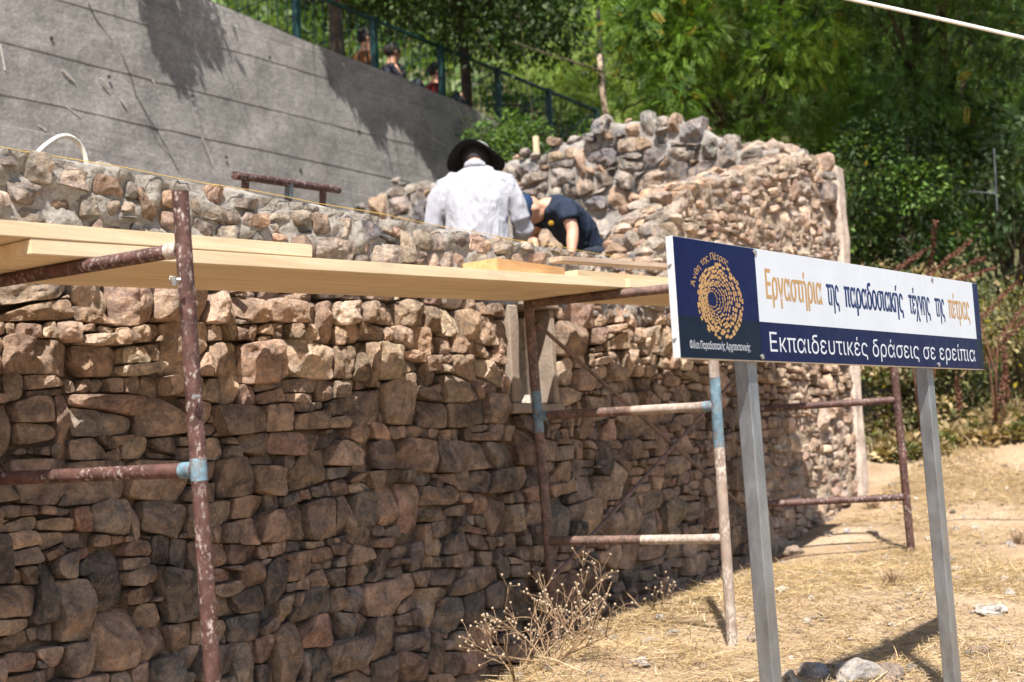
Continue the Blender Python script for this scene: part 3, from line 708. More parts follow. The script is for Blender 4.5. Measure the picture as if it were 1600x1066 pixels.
plank(4.30, 4.75, 3.32, 3.40, .012, .045, 'thin splintered wood strip on the deck near the orange-brown offcut', 'grey_stick', -.04)

# ------------------------------------------------------------------ sign
SA = np.array([3.2535, 1.767, 1.866]); SD = np.array([2.155, -.2305, 0]); SD /= np.linalg.norm(SD); SN = np.cross(SD, [0, 0, 1.0])   # SN faces the reader
UP = np.array([0, 0, 1.0]); sp = lambda s, t, w=0: SA + SD*s + UP*t + SN*w
S0, S1, SH = .036, 2.168, .348
sign = thing('information_sign', sp(1.1, -1.35, -.04), 'long navy and white Greek information sign on two galvanised square posts', 'sign')
def slab(name, s0, s1, t0, t1, w0, w1, mat, parent=sign):
    V = [sp(s, t, w) for w in (w0, w1) for s, t in ((s0, t0), (s1, t0), (s1, t1), (s0, t1))]
    return mesh_obj(name, V, [(3, 2, 1, 0), (4, 5, 6, 7), (0, 1, 5, 4), (1, 2, 6, 5), (2, 3, 7, 6), (3, 0, 4, 7)], M[mat], parent)
panel = slab('backing_board', S0, S1, 0, SH, -.024, 0, 'white_metal'); bevelled(panel, .0015, 2)
slab('logo_panel', S0+.0015, .4715, .121, SH-.0015, .0004, .0016, 'sign_navy')
slab('logo_panel_foot', S0+.0015, .4715, .0015, .1205, .0004, .0016, 'sign_teal')
slab('white_panel', .4725, 2.1145, .1215, SH-.0015, .0004, .0016, 'sign_white')
slab('navy_strip', .4725, 2.1145, .0015, .1208, .0004, .0016, 'sign_navy')
slab('edge_strip', 2.1152, S1-.0015, .121, SH-.0015, .0004, .0016, 'sign_navy')
slab('edge_strip', 2.1152, S1-.0015, .0015, .1202, .0004, .0016, 'sign_teal')
from mathutils.geometry import tessellate_polygon
def text_mesh(body, bold):
    """each stroke outline filled with its own counters, so overlapping strokes stay whole"""
    cu = bpy.data.curves.new('t', 'FONT'); cu.body = body; cu.resolution_u = 4
    ob = bpy.data.objects.new('t', cu); COL.objects.link(ob); bpy.context.view_layer.update()
    dg = bpy.context.evaluated_depsgraph_get(); c2 = ob.evaluated_get(dg).to_curve(dg); loops = []
    for spn in c2.splines:
        bp = spn.bezier_points; n = len(bp); pts = []
        for a in range(n):
            b = (a+1) % n; p0, p1, p2, p3 = (np.array(v[:2]) for v in (bp[a].co, bp[a].handle_right, bp[b].handle_left, bp[b].co))
            straight = abs(np.cross(p1-p0, p3-p0))+abs(np.cross(p2-p0, p3-p0)) < 1e-6
            for t in ([0] if straight else np.arange(4)/4): pts.append((1-t)**3*p0+3*(1-t)**2*t*p1+3*(1-t)*t*t*p2+t**3*p3)
        q = np.array(pts); q = q[np.linalg.norm(q-np.roll(q, 1, 0), axis=1) > 1e-5]
        if len(q) >= 3: loops.append(q)
    ob.to_curve_clear(); bpy.data.objects.remove(ob); bpy.data.curves.remove(cu)
    sa = lambda p: .5*(np.dot(p[:, 0], np.roll(p[:, 1], -1))-np.dot(p[:, 1], np.roll(p[:, 0], -1)))
    A_ = [sa(p) for p in loops]; big = np.sign(A_[int(np.argmax(np.abs(A_)))])
    def grow(p, d):
        if d == 0: return p
        e = np.roll(p, -1, 0)-p; e /= np.linalg.norm(e, axis=1, keepdims=True); nn = np.stack([e[:, 1], -e[:, 0]], 1)*big; m_ = nn+np.roll(nn, 1, 0); m_ /= np.maximum(.35, (m_*m_).sum(1, keepdims=True)/2); return p+m_*d*np.array([1.0, .12])
    outer = [p for p, a in zip(loops, A_) if np.sign(a) == big]; holes = [p for p, a in zip(loops, A_) if np.sign(a) != big]
    def inside(q, p):
        x, y = q; r = False; j = len(p)-1
        for i in range(len(p)):
            if (p[i, 1] > y) != (p[j, 1] > y) and x < (p[j, 0]-p[i, 0])*(y-p[i, 1])/(p[j, 1]-p[i, 1])+p[i, 0]: r = not r
            j = i
        return r
    own = {}
    for h in holes:
        c = [k for k, p in enumerate(outer) if np.mean([inside(q, p) for q in h[::max(1, len(h)//9)]]) > .8]
        if c: own.setdefault(min(c, key=lambda k: abs(sa(outer[k]))), []).append(h)
    V = []; Fc = []
    for k, p in enumerate(outer):
        grp = [grow(p, bold)]+[grow(h, bold) for h in own.get(k, [])]; b0 = len(V)
        for g_ in grp: V += [(x, y, k % 7) for x, y in g_]
        for t in tessellate_polygon([[Vector((x, y, 0)) for x, y in g_] for g_ in grp]):
            a, b, c = (np.array(V[b0+i][:2]) for i in t); t = t if np.cross(b-a, c-a) > 0 else t[::-1]; Fc.append(tuple(b0+i for i in t))
    return np.array(V, float), Fc
def lettering(name, body, s0, s1, t0, tcap, mat, bold=0.0, w=.0020, parent=sign, cap=None):
    V, Fc = text_mesh(body, bold); Vc, _ = text_mesh('Ε', bold); hc = Vc[:, 1].max()-Vc[:, 1].min()
    x0, x1 = V[:, 0].min(), V[:, 0].max(); k = (tcap-t0)/hc
    W = [sp(s0+(x-x0)/(x1-x0)*(s1-s0), t0+y*k, w+z*.00006) for x, y, z in V]
    W = np.array(W); iv = sorted((min(V[i, 0] for i in f), max(V[i, 0] for i in f)) for f in Fc); cuts = [-1e9]; hi_ = iv[0][1]
    for a, b in iv:
        if a-hi_ > .15: cuts.append(.5*(a+hi_))
        hi_ = max(hi_, b)
    cuts.append(1e9)
    for a, b in zip(cuts[:-1], cuts[1:]):
        use = np.where((V[:, 0] > a) & (V[:, 0] < b))[0]; mp = {int(v): i for i, v in enumerate(use)}
        mesh_obj(name, W[use], [tuple(mp[i] for i in f) for f in Fc if f[0] in mp], M[mat], parent)
lettering('headline_word', 'Εργαστήρια', .522, .877, .196, .290, 'sign_gold', .040)
lettering('headline_word', 'της', .907, .994, .196, .290, 'sign_ink', .046)
lettering('headline_word', 'παραδοσιακής', 1.030, 1.478, .196, .290, 'sign_ink', .046)
lettering('headline_word', 'τέχνης', 1.523, 1.704, .196, .290, 'sign_ink', .046)
lettering('headline_word', 'της', 1.746, 1.833, .196, .290, 'sign_ink', .046)
lettering('headline_word', 'πέτρας', 1.867, 2.067, .196, .290, 'sign_gold', .040)
lettering('subtitle_word', 'Εκπαιδευτικές δράσεις σε ερείπια', .524, 2.084, .031, .092, 'sign_white', -.006)
lettering('society_name_word', 'Φίλοι Παραδοσιακής Αρχιτεκτονικής', .085, .407, .029, .052, 'sign_white', .0)
# emblem: rings of small golden blocks about an off-centre hollow
rg = np.random.default_rng(4); em = MB()
c_in, c_out = np.array([.216, .176]), np.array([.262, .171])
ringsn = 11
for k in range(ringsn):
    t = k/(ringsn-1); c = c_in + (c_out-c_in)*t**.8; a = .026+(.116-.026)*t; b = .024+(.108-.024)*t
    th = (.0036 + .0052*t); L = .008 + .010*t; per = 2*math.pi*math.sqrt((a*a+b*b)/2); nb = int(per/(L*1.10)); ph = rg.uniform(0, 6)
    for i in range(nb):
        if k >= 9 and rg.random() < .12: continue
        q = 2*math.pi*(i+rg.uniform(-.12, .12))/nb + ph; jit = rg.normal(0, .0011*(1+2*t))
        p = c + np.array([(a+jit)*math.cos(q), (b+jit)*math.sin(q)]); tg = np.array([-a*math.sin(q), b*math.cos(q)]); tg /= np.linalg.norm(tg); nn = np.array([tg[1], -tg[0]])
        l2 = L*rg.uniform(.65, 1.0)/2; h2 = th/2*rg.uniform(.8, 1.15)
        cs = [p+tg*x+nn*y for x, y in ((-l2, -h2), (l2, -h2), (l2, h2), (-l2, h2))]
        cs = cs if np.cross(cs[1]-cs[0], cs[2]-cs[1]) > 0 else cs[::-1]
        em.add([sp(x[0], x[1], .0022+.00002*(k % 3)) for x in cs], [(0, 1, 2, 3)])
emb = em.build('emblem', M['sign_gold'], sign)
def arc_text(body, p_start, p_end, bow, size, mat, parent):
    """letters set one by one along an arc over the emblem"""
    c = np.array([.262, .171]); a0 = math.atan2(p_start[1]-c[1], p_start[0]-c[0]); a1 = math.atan2(p_end[1]-c[1], p_end[0]-c[0])
    if a0 < 0: a0 += 2*math.pi
    Vh, _ = text_mesh('Ε', 0); k = size/(Vh[:, 1].max()-Vh[:, 1].min()); out = MB()
    adv = []
    for ch in body:
        if ch == ' ': adv.append(None)
        else: adv.append(text_mesh(ch, .006))
    wid = [size*.45 if a is None else (a[0][:, 0].max()-a[0][:, 0].min())*k+size*.12 for a in adv]; tot = sum(wid); run = 0
    for a, w_ in zip(adv, wid):
        t = (run+w_/2)/tot; run += w_
        if a is None: continue
        q = a0+(a1-a0)*t; r0 = np.linalg.norm(np.array(p_start)-c); r1 = np.linalg.norm(np.array(p_end)-c); r = r0+(r1-r0)*t
        pos = c+r*np.array([math.cos(q), math.sin(q)]); up = np.array([math.cos(q), math.sin(q)]); rt = np.array([up[1], -up[0]])
        Vv, Fc = a; mx = .5*(Vv[:, 0].min()+Vv[:, 0].max())
        out.add([sp(*(pos+rt*(x-mx)*k+up*y*k), .0021+z*.00005) for x, y, z in Vv], Fc)
    return out.build('arched_name', M[mat], parent)
arc_text('Άνθη της Πέτρας', (.128, .205), (.312, .278), 0, .021, 'sign_gold', sign)
for s_, t_ in ((.472, .336), (.4715, .013), (1.739, .337), (1.736, .012)):
    MB().tube([sp(s_, t_, .001), sp(s_, t_, .005), sp(s_, t_, .007)], [.0085, .0085, .004], 12).build('bolt', M['bolt_metal'], sign, SM)
for t_ in (.27, .06): MB().tube([sp(S0+.001, t_, -.013), sp(S0-.006, t_, -.013)], [.008, .005], 10).build('rivet', M['white_metal'], sign, SM)
for s_ in (.452, 1.715):
    w = .05; b0 = ground_z(*sp(s_, 0, -.05)[:2])
    P = sp(s_, 0, -.05); po = MB()
    lo = P.copy(); lo[2] = float(b0)-.15; hi = P.copy(); hi[2] = SA[2]+.30; lo[0] += .035
    po.beam(lo, hi, w, w, up=tuple(SN)); bevelled(po.build('post', M['galv'], sign), .004, 2)

# ------------------------------------------------------------------ small site things
def cord_obj(name, pts, r, mat, label, cat, n=8, group=None):
    o = MB().tube(pts, r, n).build(name, M[mat], None, 9, loc=pts[0]); return tag(o, label, cat, group)
cord_obj('string_line', [(x, YW-.012+.004*math.sin(x*4), 2.722+.003*math.sin(x*2.1)+.003*math.sin(x*9)) for x in np.arange(1.0, 6.75, .2)], .0016, 'yellow_cord', 'yellow string line stretched along the top edge of the stone wall', 'string')
hp = [aY(48, 258, 4.55), aY(60, 236, 4.6), aY(75, 224, 4.62), aY(92, 213, 4.65), aY(108, 212, 4.68), aY(122, 221, 4.7), aY(130, 234, 4.7), aY(135, 250, 4.7), aY(136, 275, 4.7)]
hs = []
for i in range(len(hp)-1):
    for t in (0, .5): hs.append(hp[i]*(1-t)+hp[i+1]*t)
hs.append(hp[-1]); hs = [hs[0]]+[(.25*hs[i-1]+.5*hs[i]+.25*hs[i+1]) for i in range(1, len(hs)-1)]+[hs[-1]]
hs = [np.array([hs[0][0], hs[0][1], 2.06])] + hs + [np.array([hs[-1][0], hs[-1][1], 2.06])]
cord_obj('plastic_hose', hs, .0105, 'plastic_hose', 'cream plastic hose arching up behind the stone wall', 'hose', 10)
a, b = aY(366, 274, 4.75), aY(529, 297, 4.85)
lf = thing('spare_trestle', (a[0], a[1], 2.05), 'red-brown spare scaffold frame on its side behind the wall top', 'scaffold')
MB().tube([a, b], .021, 14).build('post', M['red_tube'], lf, SM)
dn = np.array([.10, .22, -.85]); MB().tube([a+dn, b+dn], .021, 14).build('post', M['red_tube'], lf, SM)
for t, mt in ((.10, 'red_tube'), (.50, 'blue_tube'), (.84, 'red_tube')):
    p = a+(b-a)*t; bar = MB().tube([p+dn*.02, p+dn*.98], .020, 12).build('crossbar', M['red_tube'], lf, SM)
    if mt == 'blue_tube': MB().tube([p+dn*.0, p+dn*.09], .0225, 12).build('paint_band', M['blue_tube'], bar, SM)
o = MB().beam(aX(839, 246, 9.62), aX(837, 213, 9.62), .045, .03, up=(1, 0, 0)).build('wooden_stake', M['pine'], None, loc=aX(839, 246, 9.62)); tag(o, 'small pale wooden stake standing on the cross wall', 'stake')
o = MB().beam(aX(1022, 300, 9.36), aX(1082, 292, 9.30), .12, .02).build('wood_offcut', M['old_pine'], None, loc=aX(1040, 298, 9.4)); tag(o, 'flat brown wood offcut lying on the cross wall stones', 'board')
cord_obj('overhead_cable', [aD(1300+i*34, -8+i*7.6+.35*(i-5)**2*.12, 7.5) for i in range(-6, 14)], .0105, 'white_cable', 'white cable strung across the trees', 'cable')

# ------------------------------------------------------------------ people
def remeshed(mb, voxel, it=4):
    me = bpy.data.meshes.new('t'); me.from_pydata([tuple(v) for v in np.concatenate(mb.V)], [], mb.F); me.update()
    ob = bpy.data.objects.new('t', me); COL.objects.link(ob)
    r = ob.modifiers.new('r', 'REMESH'); r.mode = 'VOXEL'; r.voxel_size = voxel
    s = ob.modifiers.new('s', 'SMOOTH'); s.factor = .5; s.iterations = it
    dg = bpy.context.evaluated_depsgraph_get(); dg.update(); m2 = bpy.data.meshes.new_from_object(ob.evaluated_get(dg))
    V = np.array([v.co[:] for v in m2.vertices]); Fc = [tuple(p.vertices) for p in m2.polygons]
    bpy.data.objects.remove(ob); bpy.data.meshes.remove(me); bpy.data.meshes.remove(m2); return V, Fc
def loft(mb, rings, n=20):
    """rings: (centre, half-width, half-depth, side vector, depth vector)"""
    V = []
    for c, a, b, sd, fd in rings:
        for k in range(n):
            t = 2*math.pi*k/n; V.append(np.array(c)+a*math.cos(t)*np.array(sd)+b*math.sin(t)*np.array(fd))
    m_ = len(rings); Fc = [(i*n+k, i*n+(k+1) % n, (i+1)*n+(k+1) % n, (i+1)*n+k) for i in range(m_-1) for k in range(n)]
    Fc += [tuple(range(n-1, -1, -1)), tuple((m_-1)*n+k for k in range(n))]; mb.add(V, Fc)
def ball(mb, c, r3, ax=None, n=14):
    ax = np.eye(3) if ax is None else np.array(ax)
    V = [np.array(c)+ax[2]*r3[2]]; 
    for i in range(1, n//2):
        p = math.pi*i/(n//2)
        for k in range(n):
            t = 2*math.pi*k/n; V.append(np.array(c)+ax[0]*r3[0]*math.sin(p)*math.cos(t)+ax[1]*r3[1]*math.sin(p)*math.sin(t)+ax[2]*r3[2]*math.cos(p))
    V.append(np.array(c)-ax[2]*r3[2]); m_ = n//2-1; Fc = [(0, 1+k, 1+(k+1) % n) for k in range(n)]
    for i in range(m_-1): Fc += [(1+i*n+k, 1+(i+1)*n+k, 1+(i+1)*n+(k+1) % n, 1+i*n+(k+1) % n) for k in range(n)]
    Fc += [(1+(m_-1)*n+(k+1) % n, 1+(m_-1)*n+k, len(V)-1) for k in range(n)]; mb.add(V, Fc)
unit = lambda v: np.array(v, float)/np.linalg.norm(v)
def hand(mb, wrist, d, palm_n, s=1.0):
    d = unit(d); pn = unit(np.array(palm_n)-d*np.dot(palm_n, d)); sd = np.cross(d, pn)
    loft(mb, [(wrist-d*.02, .024*s, .017*s, sd, pn), (wrist+d*.02*s, .030*s, .016*s, sd, pn), (wrist+d*.055*s, .040*s, .015*s, sd, pn), (wrist+d*.092*s, .040*s, .013*s, sd, pn)], 12)
    for i, L in enumerate((.066, .078, .072, .056)):
        p = wrist+d*.088*s+sd*(i-1.5)*.0205*s; q = p+d*L*.45*s+pn*.010*s; r = p+d*L*.78*s+pn*.034*s; mb.tube([p-d*.015*s, q, r], [.0095*s, .0088*s, .0068*s], 8)
    p = wrist+d*.03*s+sd*.030*s; mb.tube([p, p+d*.035*s+sd*.028*s+pn*.01*s, p+d*.062*s+sd*.030*s+pn*.028*s], [.0125*s, .0105*s, .008*s], 8)
def head(mb, c, up, fw, s=1.0):
    up = unit(up); fw = unit(np.array(fw)-up*np.dot(fw, up)); sd = np.cross(fw, up); c = np.array(c)
    ball(mb, c+up*.012*s, (.076*s, .096*s, .108*s), (sd, fw, up)); ball(mb, c-up*.062*s+fw*.030*s, (.055*s, .062*s, .058*s), (sd, fw, up))
    ball(mb, c+fw*.100*s-up*.018*s, (.013*s, .022*s, .026*s), (sd, fw, up)); ball(mb, c+fw*.084*s+up*.018*s, (.055*s, .018*s, .010*s), (sd, fw, up))
    ball(mb, c+fw*.086*s-up*.058*s, (.024*s, .014*s, .009*s), (sd, fw, up))
    for k in (-1, 1): ball(mb, c+sd*k*.077*s-fw*.004*s-up*.004*s, (.012*s, .022*s, .032*s), (sd, fw, up)); ball(mb, c+sd*k*.030*s+fw*.080*s+up*.002*s, (.013*s, .010*s, .008*s), (sd, fw, up))
    return sd, fw, up
def cloth(mb, name, mat, parent, voxel=.012, it=5, amp=.006, sc=9, seed=0):
    V, Fc = remeshed(mb, voxel, it)
    n = fbm(V*np.array([sc, sc, sc*.55])+seed, 3, seed); V2 = V.copy()
    me = bpy.data.meshes.new('n'); me.from_pydata([tuple(v) for v in V], [], Fc); me.update(); N = np.array([v.normal[:] for v in me.vertices]); bpy.data.meshes.remove(me)
    rid = 1-np.abs(n); V2 = V + N*((rid**3-.35)*amp)[:, None]
    return mesh_obj(name, V2, Fc, M[mat], parent, smooth=9)

# man in the white shirt, seen from behind
_b = aY(742, 300, 5.35); FLOOR = 2.05
vd = unit([_b[0], _b[1], 0]); tr = math.radians(-6); fwd = np.array([vd[0]*math.cos(tr)-vd[1]*math.sin(tr), vd[0]*math.sin(tr)+vd[1]*math.cos(tr), 0]); rgt = np.array([fwd[1], -fwd[0], 0])
top_z = aY(740, 214, 5.40)[2]; hs_ = (top_z-FLOOR)/1.735
base = np.array([_b[0], _b[1], FLOOR])
L = lambda r, f, z: base + hs_*(rgt*r + fwd*f) + np.array([0, 0, z*hs_])
man = thing('person', base, 'person in a white shirt and dark wide-brimmed hat seen from behind, head bowed', 'person')
mb = MB(); ring = lambda z, a, b, f, r=0: (L(r, f, z), a*hs_, b*hs_, rgt, fwd)
loft(mb, [ring(1.50, .058, .060, .085), ring(1.56, .055, .058, .11), ring(1.60, .054, .06, .14)])
head(mb, L(0, .175, 1.615), unit(fwd*.45+np.array([0, 0, 1.])), unit(fwd-np.array([0, 0, .45])), hs_)
for k in (-1, 1):
    loft(mb, [(L(k*.295, .10, 1.14), .05, .05, rgt, np.array([0, 0, 1.])), (L(k*.24, .33, 1.05), .035, .035, rgt, np.array([0, 0, 1.]))], 12)
    hand(mb, L(k*.225, .38, 1.03), fwd*.9-rgt*k*.3-np.array([0, 0, .3]), (0, 0, -1), hs_)
    mb.tube([L(k*.10, 0, .92), L(k*.12, .04, .50), L(k*.12, -.02, .09)], [.085, .062, .045], 12)
loft(mb, [ring(.85, .17, .11, 0), ring(1.0, .16, .11, 0), ring(1.2, .17, .11, .02), ring(1.42, .16, .09, .05), ring(1.52, .06, .06, .09)])
V, Fc = remeshed(mb, .011, 2); mesh_obj('body', V, Fc, M['skin'], man, smooth=9)
mb = MB()
loft(mb, [ring(.84, .205, .150, -.005), ring(.98, .200, .148, -.01), ring(1.12, .198, .145, -.005), ring(1.27, .212, .148, .015), ring(1.38, .215, .138, .04), ring(1.45, .190, .112, .06), ring(1.505, .115, .085, .08), ring(1.53, .075, .074, .09)], 26)
for k in (-1, 1):
    mb.tube([L(k*.13, .05, 1.44), L(k*.205, .045, 1.405), L(k*.250, .045, 1.30), L(k*.292, .055, 1.155), L(k*.300, .085, 1.105), L(k*.275, .20, 1.065), L(k*.245, .32, 1.045)], [.060, .074, .076, .070, .066, .060, .050], 16)
    mb.tube([L(k*.245, .31, 1.046), L(k*.238, .355, 1.04)], [.052, .050], 14)
cloth(mb, 'shirt', 'shirt', man, .010, 7, .019, 6.5, 5)
mb = MB(); mb.tube([L(0, .082, 1.505), L(0, .096, 1.548)], [.084, .073], 20)
sh2 = [c for c in man.children if c.name.startswith('shirt')][0]; mb.build('collar', M['shirt'], sh2, 9)
mb = MB()
for k in (-1, 1): mb.tube([L(k*.095, 0, .90), L(k*.12, .045, .50), L(k*.12, -.02, .07)], [.108, .080, .068], 14)
loft(mb, [ring(.80, .18, .125, 0), ring(.90, .195, .14, 0), ring(.98, .185, .135, 0)])
cloth(mb, 'trousers', 'trousers', man, .014, 4, .008, 8, 6)
for k in (-1, 1):
    mb = MB(); ball(mb, L(k*.12, .06, .045), (.05, .135, .048), (rgt, fwd, np.array([0, 0, 1.]))); mb.build('shoe', M['dark_shirt'], man, 9)
hu = unit(fwd*.42+np.array([0, 0, 1.])); hf = unit(fwd-np.array([0, 0, .42])); hc = L(0, .195, 1.622)
def hat_ring(r, h, wav=0, n=40): return [hc + hs_*((r+wav*.010*math.sin(2*t+.6))*(math.cos(t)*rgt+math.sin(t)*hf*1.06) + (h+wav*(-.055*math.cos(t)**2+.012*math.sin(3*t+1)))*hu) for t in np.linspace(0, 2*math.pi, n, endpoint=False)]
def rev(rings, name, mat, parent, closed=False):
    n = len(rings[0]); V = np.concatenate([np.array(r) for r in rings]); Fc = [(i*n+k, i*n+(k+1) % n, (i+1)*n+(k+1) % n, (i+1)*n+k) for i in range(len(rings)-1) for k in range(n)]
    if closed: Fc.append(tuple((len(rings)-1)*n+k for k in range(n)))
    return mesh_obj(name, V, Fc, M[mat], parent, smooth=1.0)
hat = rev([hat_ring(.092, .020), hat_ring(.095, .040), hat_ring(.092, .060), hat_ring(.078, .078), hat_ring(.045, .086), hat_ring(.01, .088)], 'hat', 'hat_cloth', man, True)
rev([hat_ring(.088, .020), hat_ring(.125, .012, .6), hat_ring(.182, -.004, 1.2), hat_ring(.186, -.002, 1.2), hat_ring(.182, .004, 1.2), hat_ring(.12, .022, .6), hat_ring(.097, .030)], 'brim', 'hat_brim', hat)
rev([hat_ring(.1825, .0048, 1.2), hat_ring(.12, .0235, .6), hat_ring(.096, .032)], 'brim_top', 'hat_cloth', hat)
mb = MB(); ball(mb, hc-hu*.018-hf*.028, (.094, .094, .122), (rgt, hf, hu)); hr = mb.build('hair', M['hair'], man, 9)

# man bending forward in the navy T-shirt
J = dict(pel=(914, 392, 9.50), wai=(905, 366, 9.46), che=(877, 336, 9.36), ups=(858, 322, 9.30), nec=(846, 318, 9.27), hed=(826, 327, 9.22),
         sn=(886, 329, 9.16), en=(895, 362, 9.10), wn=(893, 398, 9.02), sf=(846, 334, 9.48), ef=(834, 366, 9.55), wf=(838, 398, 9.45))
J = {k: aD(*v) for k, v in J.items()}
ft = np.array([J['pel'][0]+.05, J['pel'][1], FLOOR])
man2 = thing('person', ft, 'person in a navy T-shirt and blue cap bending over with bare forearms', 'person')
lat = unit(J['sn']-J['sf']); sp_ = unit(J['che']-J['wai']); fr = np.cross(lat, sp_)
fr = fr if fr[2] < 0 else -fr
mb = MB()
loft(mb, [(J['pel'], .15, .11, lat, fr), (J['wai'], .145, .10, lat, fr), (J['che'], .16, .10, lat, fr), (J['ups'], .11, .08, lat, fr), (J['nec'], .055, .055, lat, fr), (.5*(J['nec']+J['hed']), .052, .055, lat, fr), (J['hed'], .05, .05, lat, fr)])
hdir = unit(J['hed']-J['nec']); face = unit(fr*.75+np.array([0, 0, -.5])-CR*.35)
sd2, fd2, ud2 = head(mb, J['hed'], unit(hdir*.9+np.array([0, 0, .35])), face, 1.02)
for a_, b_, c_ in (('sn', 'en', 'wn'), ('sf', 'ef', 'wf')):
    mb.tube([J[a_], .5*(J[a_]+J[b_]), J[b_], .6*J[b_]+.4*J[c_], J[c_]], [.056, .050, .042, .043, .029], 12)
    hand(mb, J[c_], J[c_]-J[b_], -CF, 1.0)
hipn, hipf = J['pel']+lat*.09, J['pel']-lat*.09; dz = J['pel'][2]-FLOOR
legs = []
for h_ in (hipn, hipf):
    k_ = h_*.5+.5*np.array([h_[0], h_[1], FLOOR])-CR*.05; f_ = np.array([h_[0], h_[1], FLOOR+.07]); legs.append((h_, k_, f_)); mb.tube([h_, k_, f_], [.085, .06, .04], 12)
V, Fc = remeshed(mb, .011, 2); mesh_obj('body', V, Fc, M['skin'], man2, smooth=9)
mb = MB()
loft(mb, [(J['pel']-sp_*.05, .180, .135, lat, fr), (J['pel'], .178, .135, lat, fr), (J['wai'], .180, .130, lat, fr), (J['che'], .198, .130, lat, fr), (J['ups'], .165, .105, lat, fr), (.4*J['ups']+.6*J['nec'], .085, .075, lat, fr)], 24)
for a_, b_ in (('sn', 'en'), ('sf', 'ef')):
    q = J[a_]; e_ = q+(J[b_]-q)*.52; mb.tube([.45*J['che']+.55*q, q, .5*(q+e_), e_], [.085, .083, .080, .079], 16)
cloth(mb, 't_shirt', 'tshirt', man2, .011, 4, .012, 9, 8)
mb = MB()
for h_, k_, f_ in legs: mb.tube([h_, k_, f_], [.115, .082, .07], 14)
loft(mb, [(J['pel']+sp_*.04, .17, .13, lat, fr), (J['pel']-sp_*.06, .18, .145, lat, fr), (J['pel']-sp_*.13, .15, .12, lat, fr)], 20)
cloth(mb, 'trousers', 'trousers', man2, .014, 4, .008, 8, 9)
for h_, k_, f_ in legs:
    mb = MB(); ball(mb, f_-np.array([0, 0, .02])-CR*.06, (.13, .05, .05), (CR*np.array([1, 1, 0]), CF*np.array([1, 1, 0]), np.array([0, 0, 1.]))); mb.build('shoe', M['dark_shirt'], man2, 9)
mb = MB(); ball(mb, J['hed']+ud2*.040-fd2*.006, (.086, .106, .088), (sd2, fd2, ud2)); cap_ = mb.build('cap', M['cap_blue'], man2, 9)
mb = MB(); loft(mb, [(J['hed']+ud2*.035+fd2*.07, .070, .006, sd2, ud2), (J['hed']+ud2*.030+fd2*.13, .064, .005, sd2, ud2), (J['hed']+ud2*.022+fd2*.165, .035, .004, sd2, ud2)], 16); mb.build('peak', M['cap_blue'], cap_, 9)
bp = aD(861, 349, 9.19); mb = MB(); ball(mb, bp, (.021, .020, .008), (CR, CU, CF)); mb.build('chest_badge', M['badge_yellow'], man2, 9)

# people resting on the terrace in the shade of the trees
def sitter(px, py, Y, turn, shirt, skin, label, s=1.0):
    h = aY(px, py, Y); z0 = float(ground_z(h[0], h[1])); k = s*(h[2]-z0)/.80
    f_ = np.array([math.cos(turn), math.sin(turn), 0]); r_ = np.array([f_[1], -f_[0], 0]); b_ = np.array([h[0], h[1], z0])
    Q = lambda r, f, z: b_+k*(r_*r+f_*f+np.array([0, 0, z])); t = thing('person', b_, label, 'person'); zz = np.array([0, 0, 1.])
    mb = MB(); loft(mb, [(Q(0, 0, .06), .16*k, .12*k, r_, f_), (Q(0, .0, .2), .15*k, .11*k, r_, f_), (Q(0, .04, .42), .17*k, .11*k, r_, f_), (Q(0, .07, .54), .14*k, .08*k, r_, f_), (Q(0, .08, .60), .055*k, .055*k, r_, f_), (Q(0, .10, .66), .05*k, .05*k, r_, f_)])
    head(mb, Q(0, .11, .73), zz, f_, k*.95)
    for e in (-1, 1):
        mb.tube([Q(e*.17, .05, .52), Q(e*.22, .10, .28), Q(e*.10, .34, .34)], [.052*k, .042*k, .03*k], 10); hand(mb, Q(e*.09, .36, .34), f_*.6-r_*e, zz*-1, k)
        mb.tube([Q(e*.09, .0, .09), Q(e*.11, .38, .38), Q(e*.10, .52, .05)], [.085*k, .06*k, .042*k], 10); mb.tube([Q(e*.10, .50, .04), Q(e*.10, .64, .035)], [.045*k, .03*k], 8)
    V, Fc = remeshed(mb, .016, 2); mesh_obj('body', V, Fc, M[skin], t, smooth=9)
    mb = MB(); loft(mb, [(Q(0, 0, .04), .19*k, .15*k, r_, f_), (Q(0, .0, .2), .175*k, .135*k, r_, f_), (Q(0, .04, .42), .195*k, .135*k, r_, f_), (Q(0, .065, .55), .155*k, .10*k, r_, f_), (Q(0, .08, .585), .08*k, .075*k, r_, f_)])
    for e in (-1, 1): mb.tube([Q(e*.12, .05, .50), Q(e*.18, .055, .49), Q(e*.205, .08, .37)], [.07*k, .072*k, .066*k], 10)
    cloth(mb, 'shirt', shirt, t, .016, 4, .006, 8, 3)
    mb = MB()
    for e in (-1, 1): mb.tube([Q(e*.09, .0, .10), Q(e*.11, .36, .37), Q(e*.10, .47, .16)], [.105*k, .08*k, .065*k], 10)
    cloth(mb, 'trousers', 'trousers', t, .016, 4, .004, 8, 3)
    mb = MB(); ball(mb, Q(0, .098, .755), (.084*k, .100*k, .098*k), (r_, f_, zz)); V_ = np.concatenate(mb.V); mb.build('hair', M['hair'], t, 9)
sitter(556, 50, 9.75, -.7, 'orange_shirt', 'skin', 'person in an orange-brown top sitting on the terrace in tree shade')
sitter(600, 70, 9.75, -.3, 'dark_shirt', 'skin_dark', 'person in dark clothes sitting behind the green railing post')
sitter(668, 104, 9.75, -.9, 'red_shirt', 'skin', 'person in a red top sitting behind the green railing')

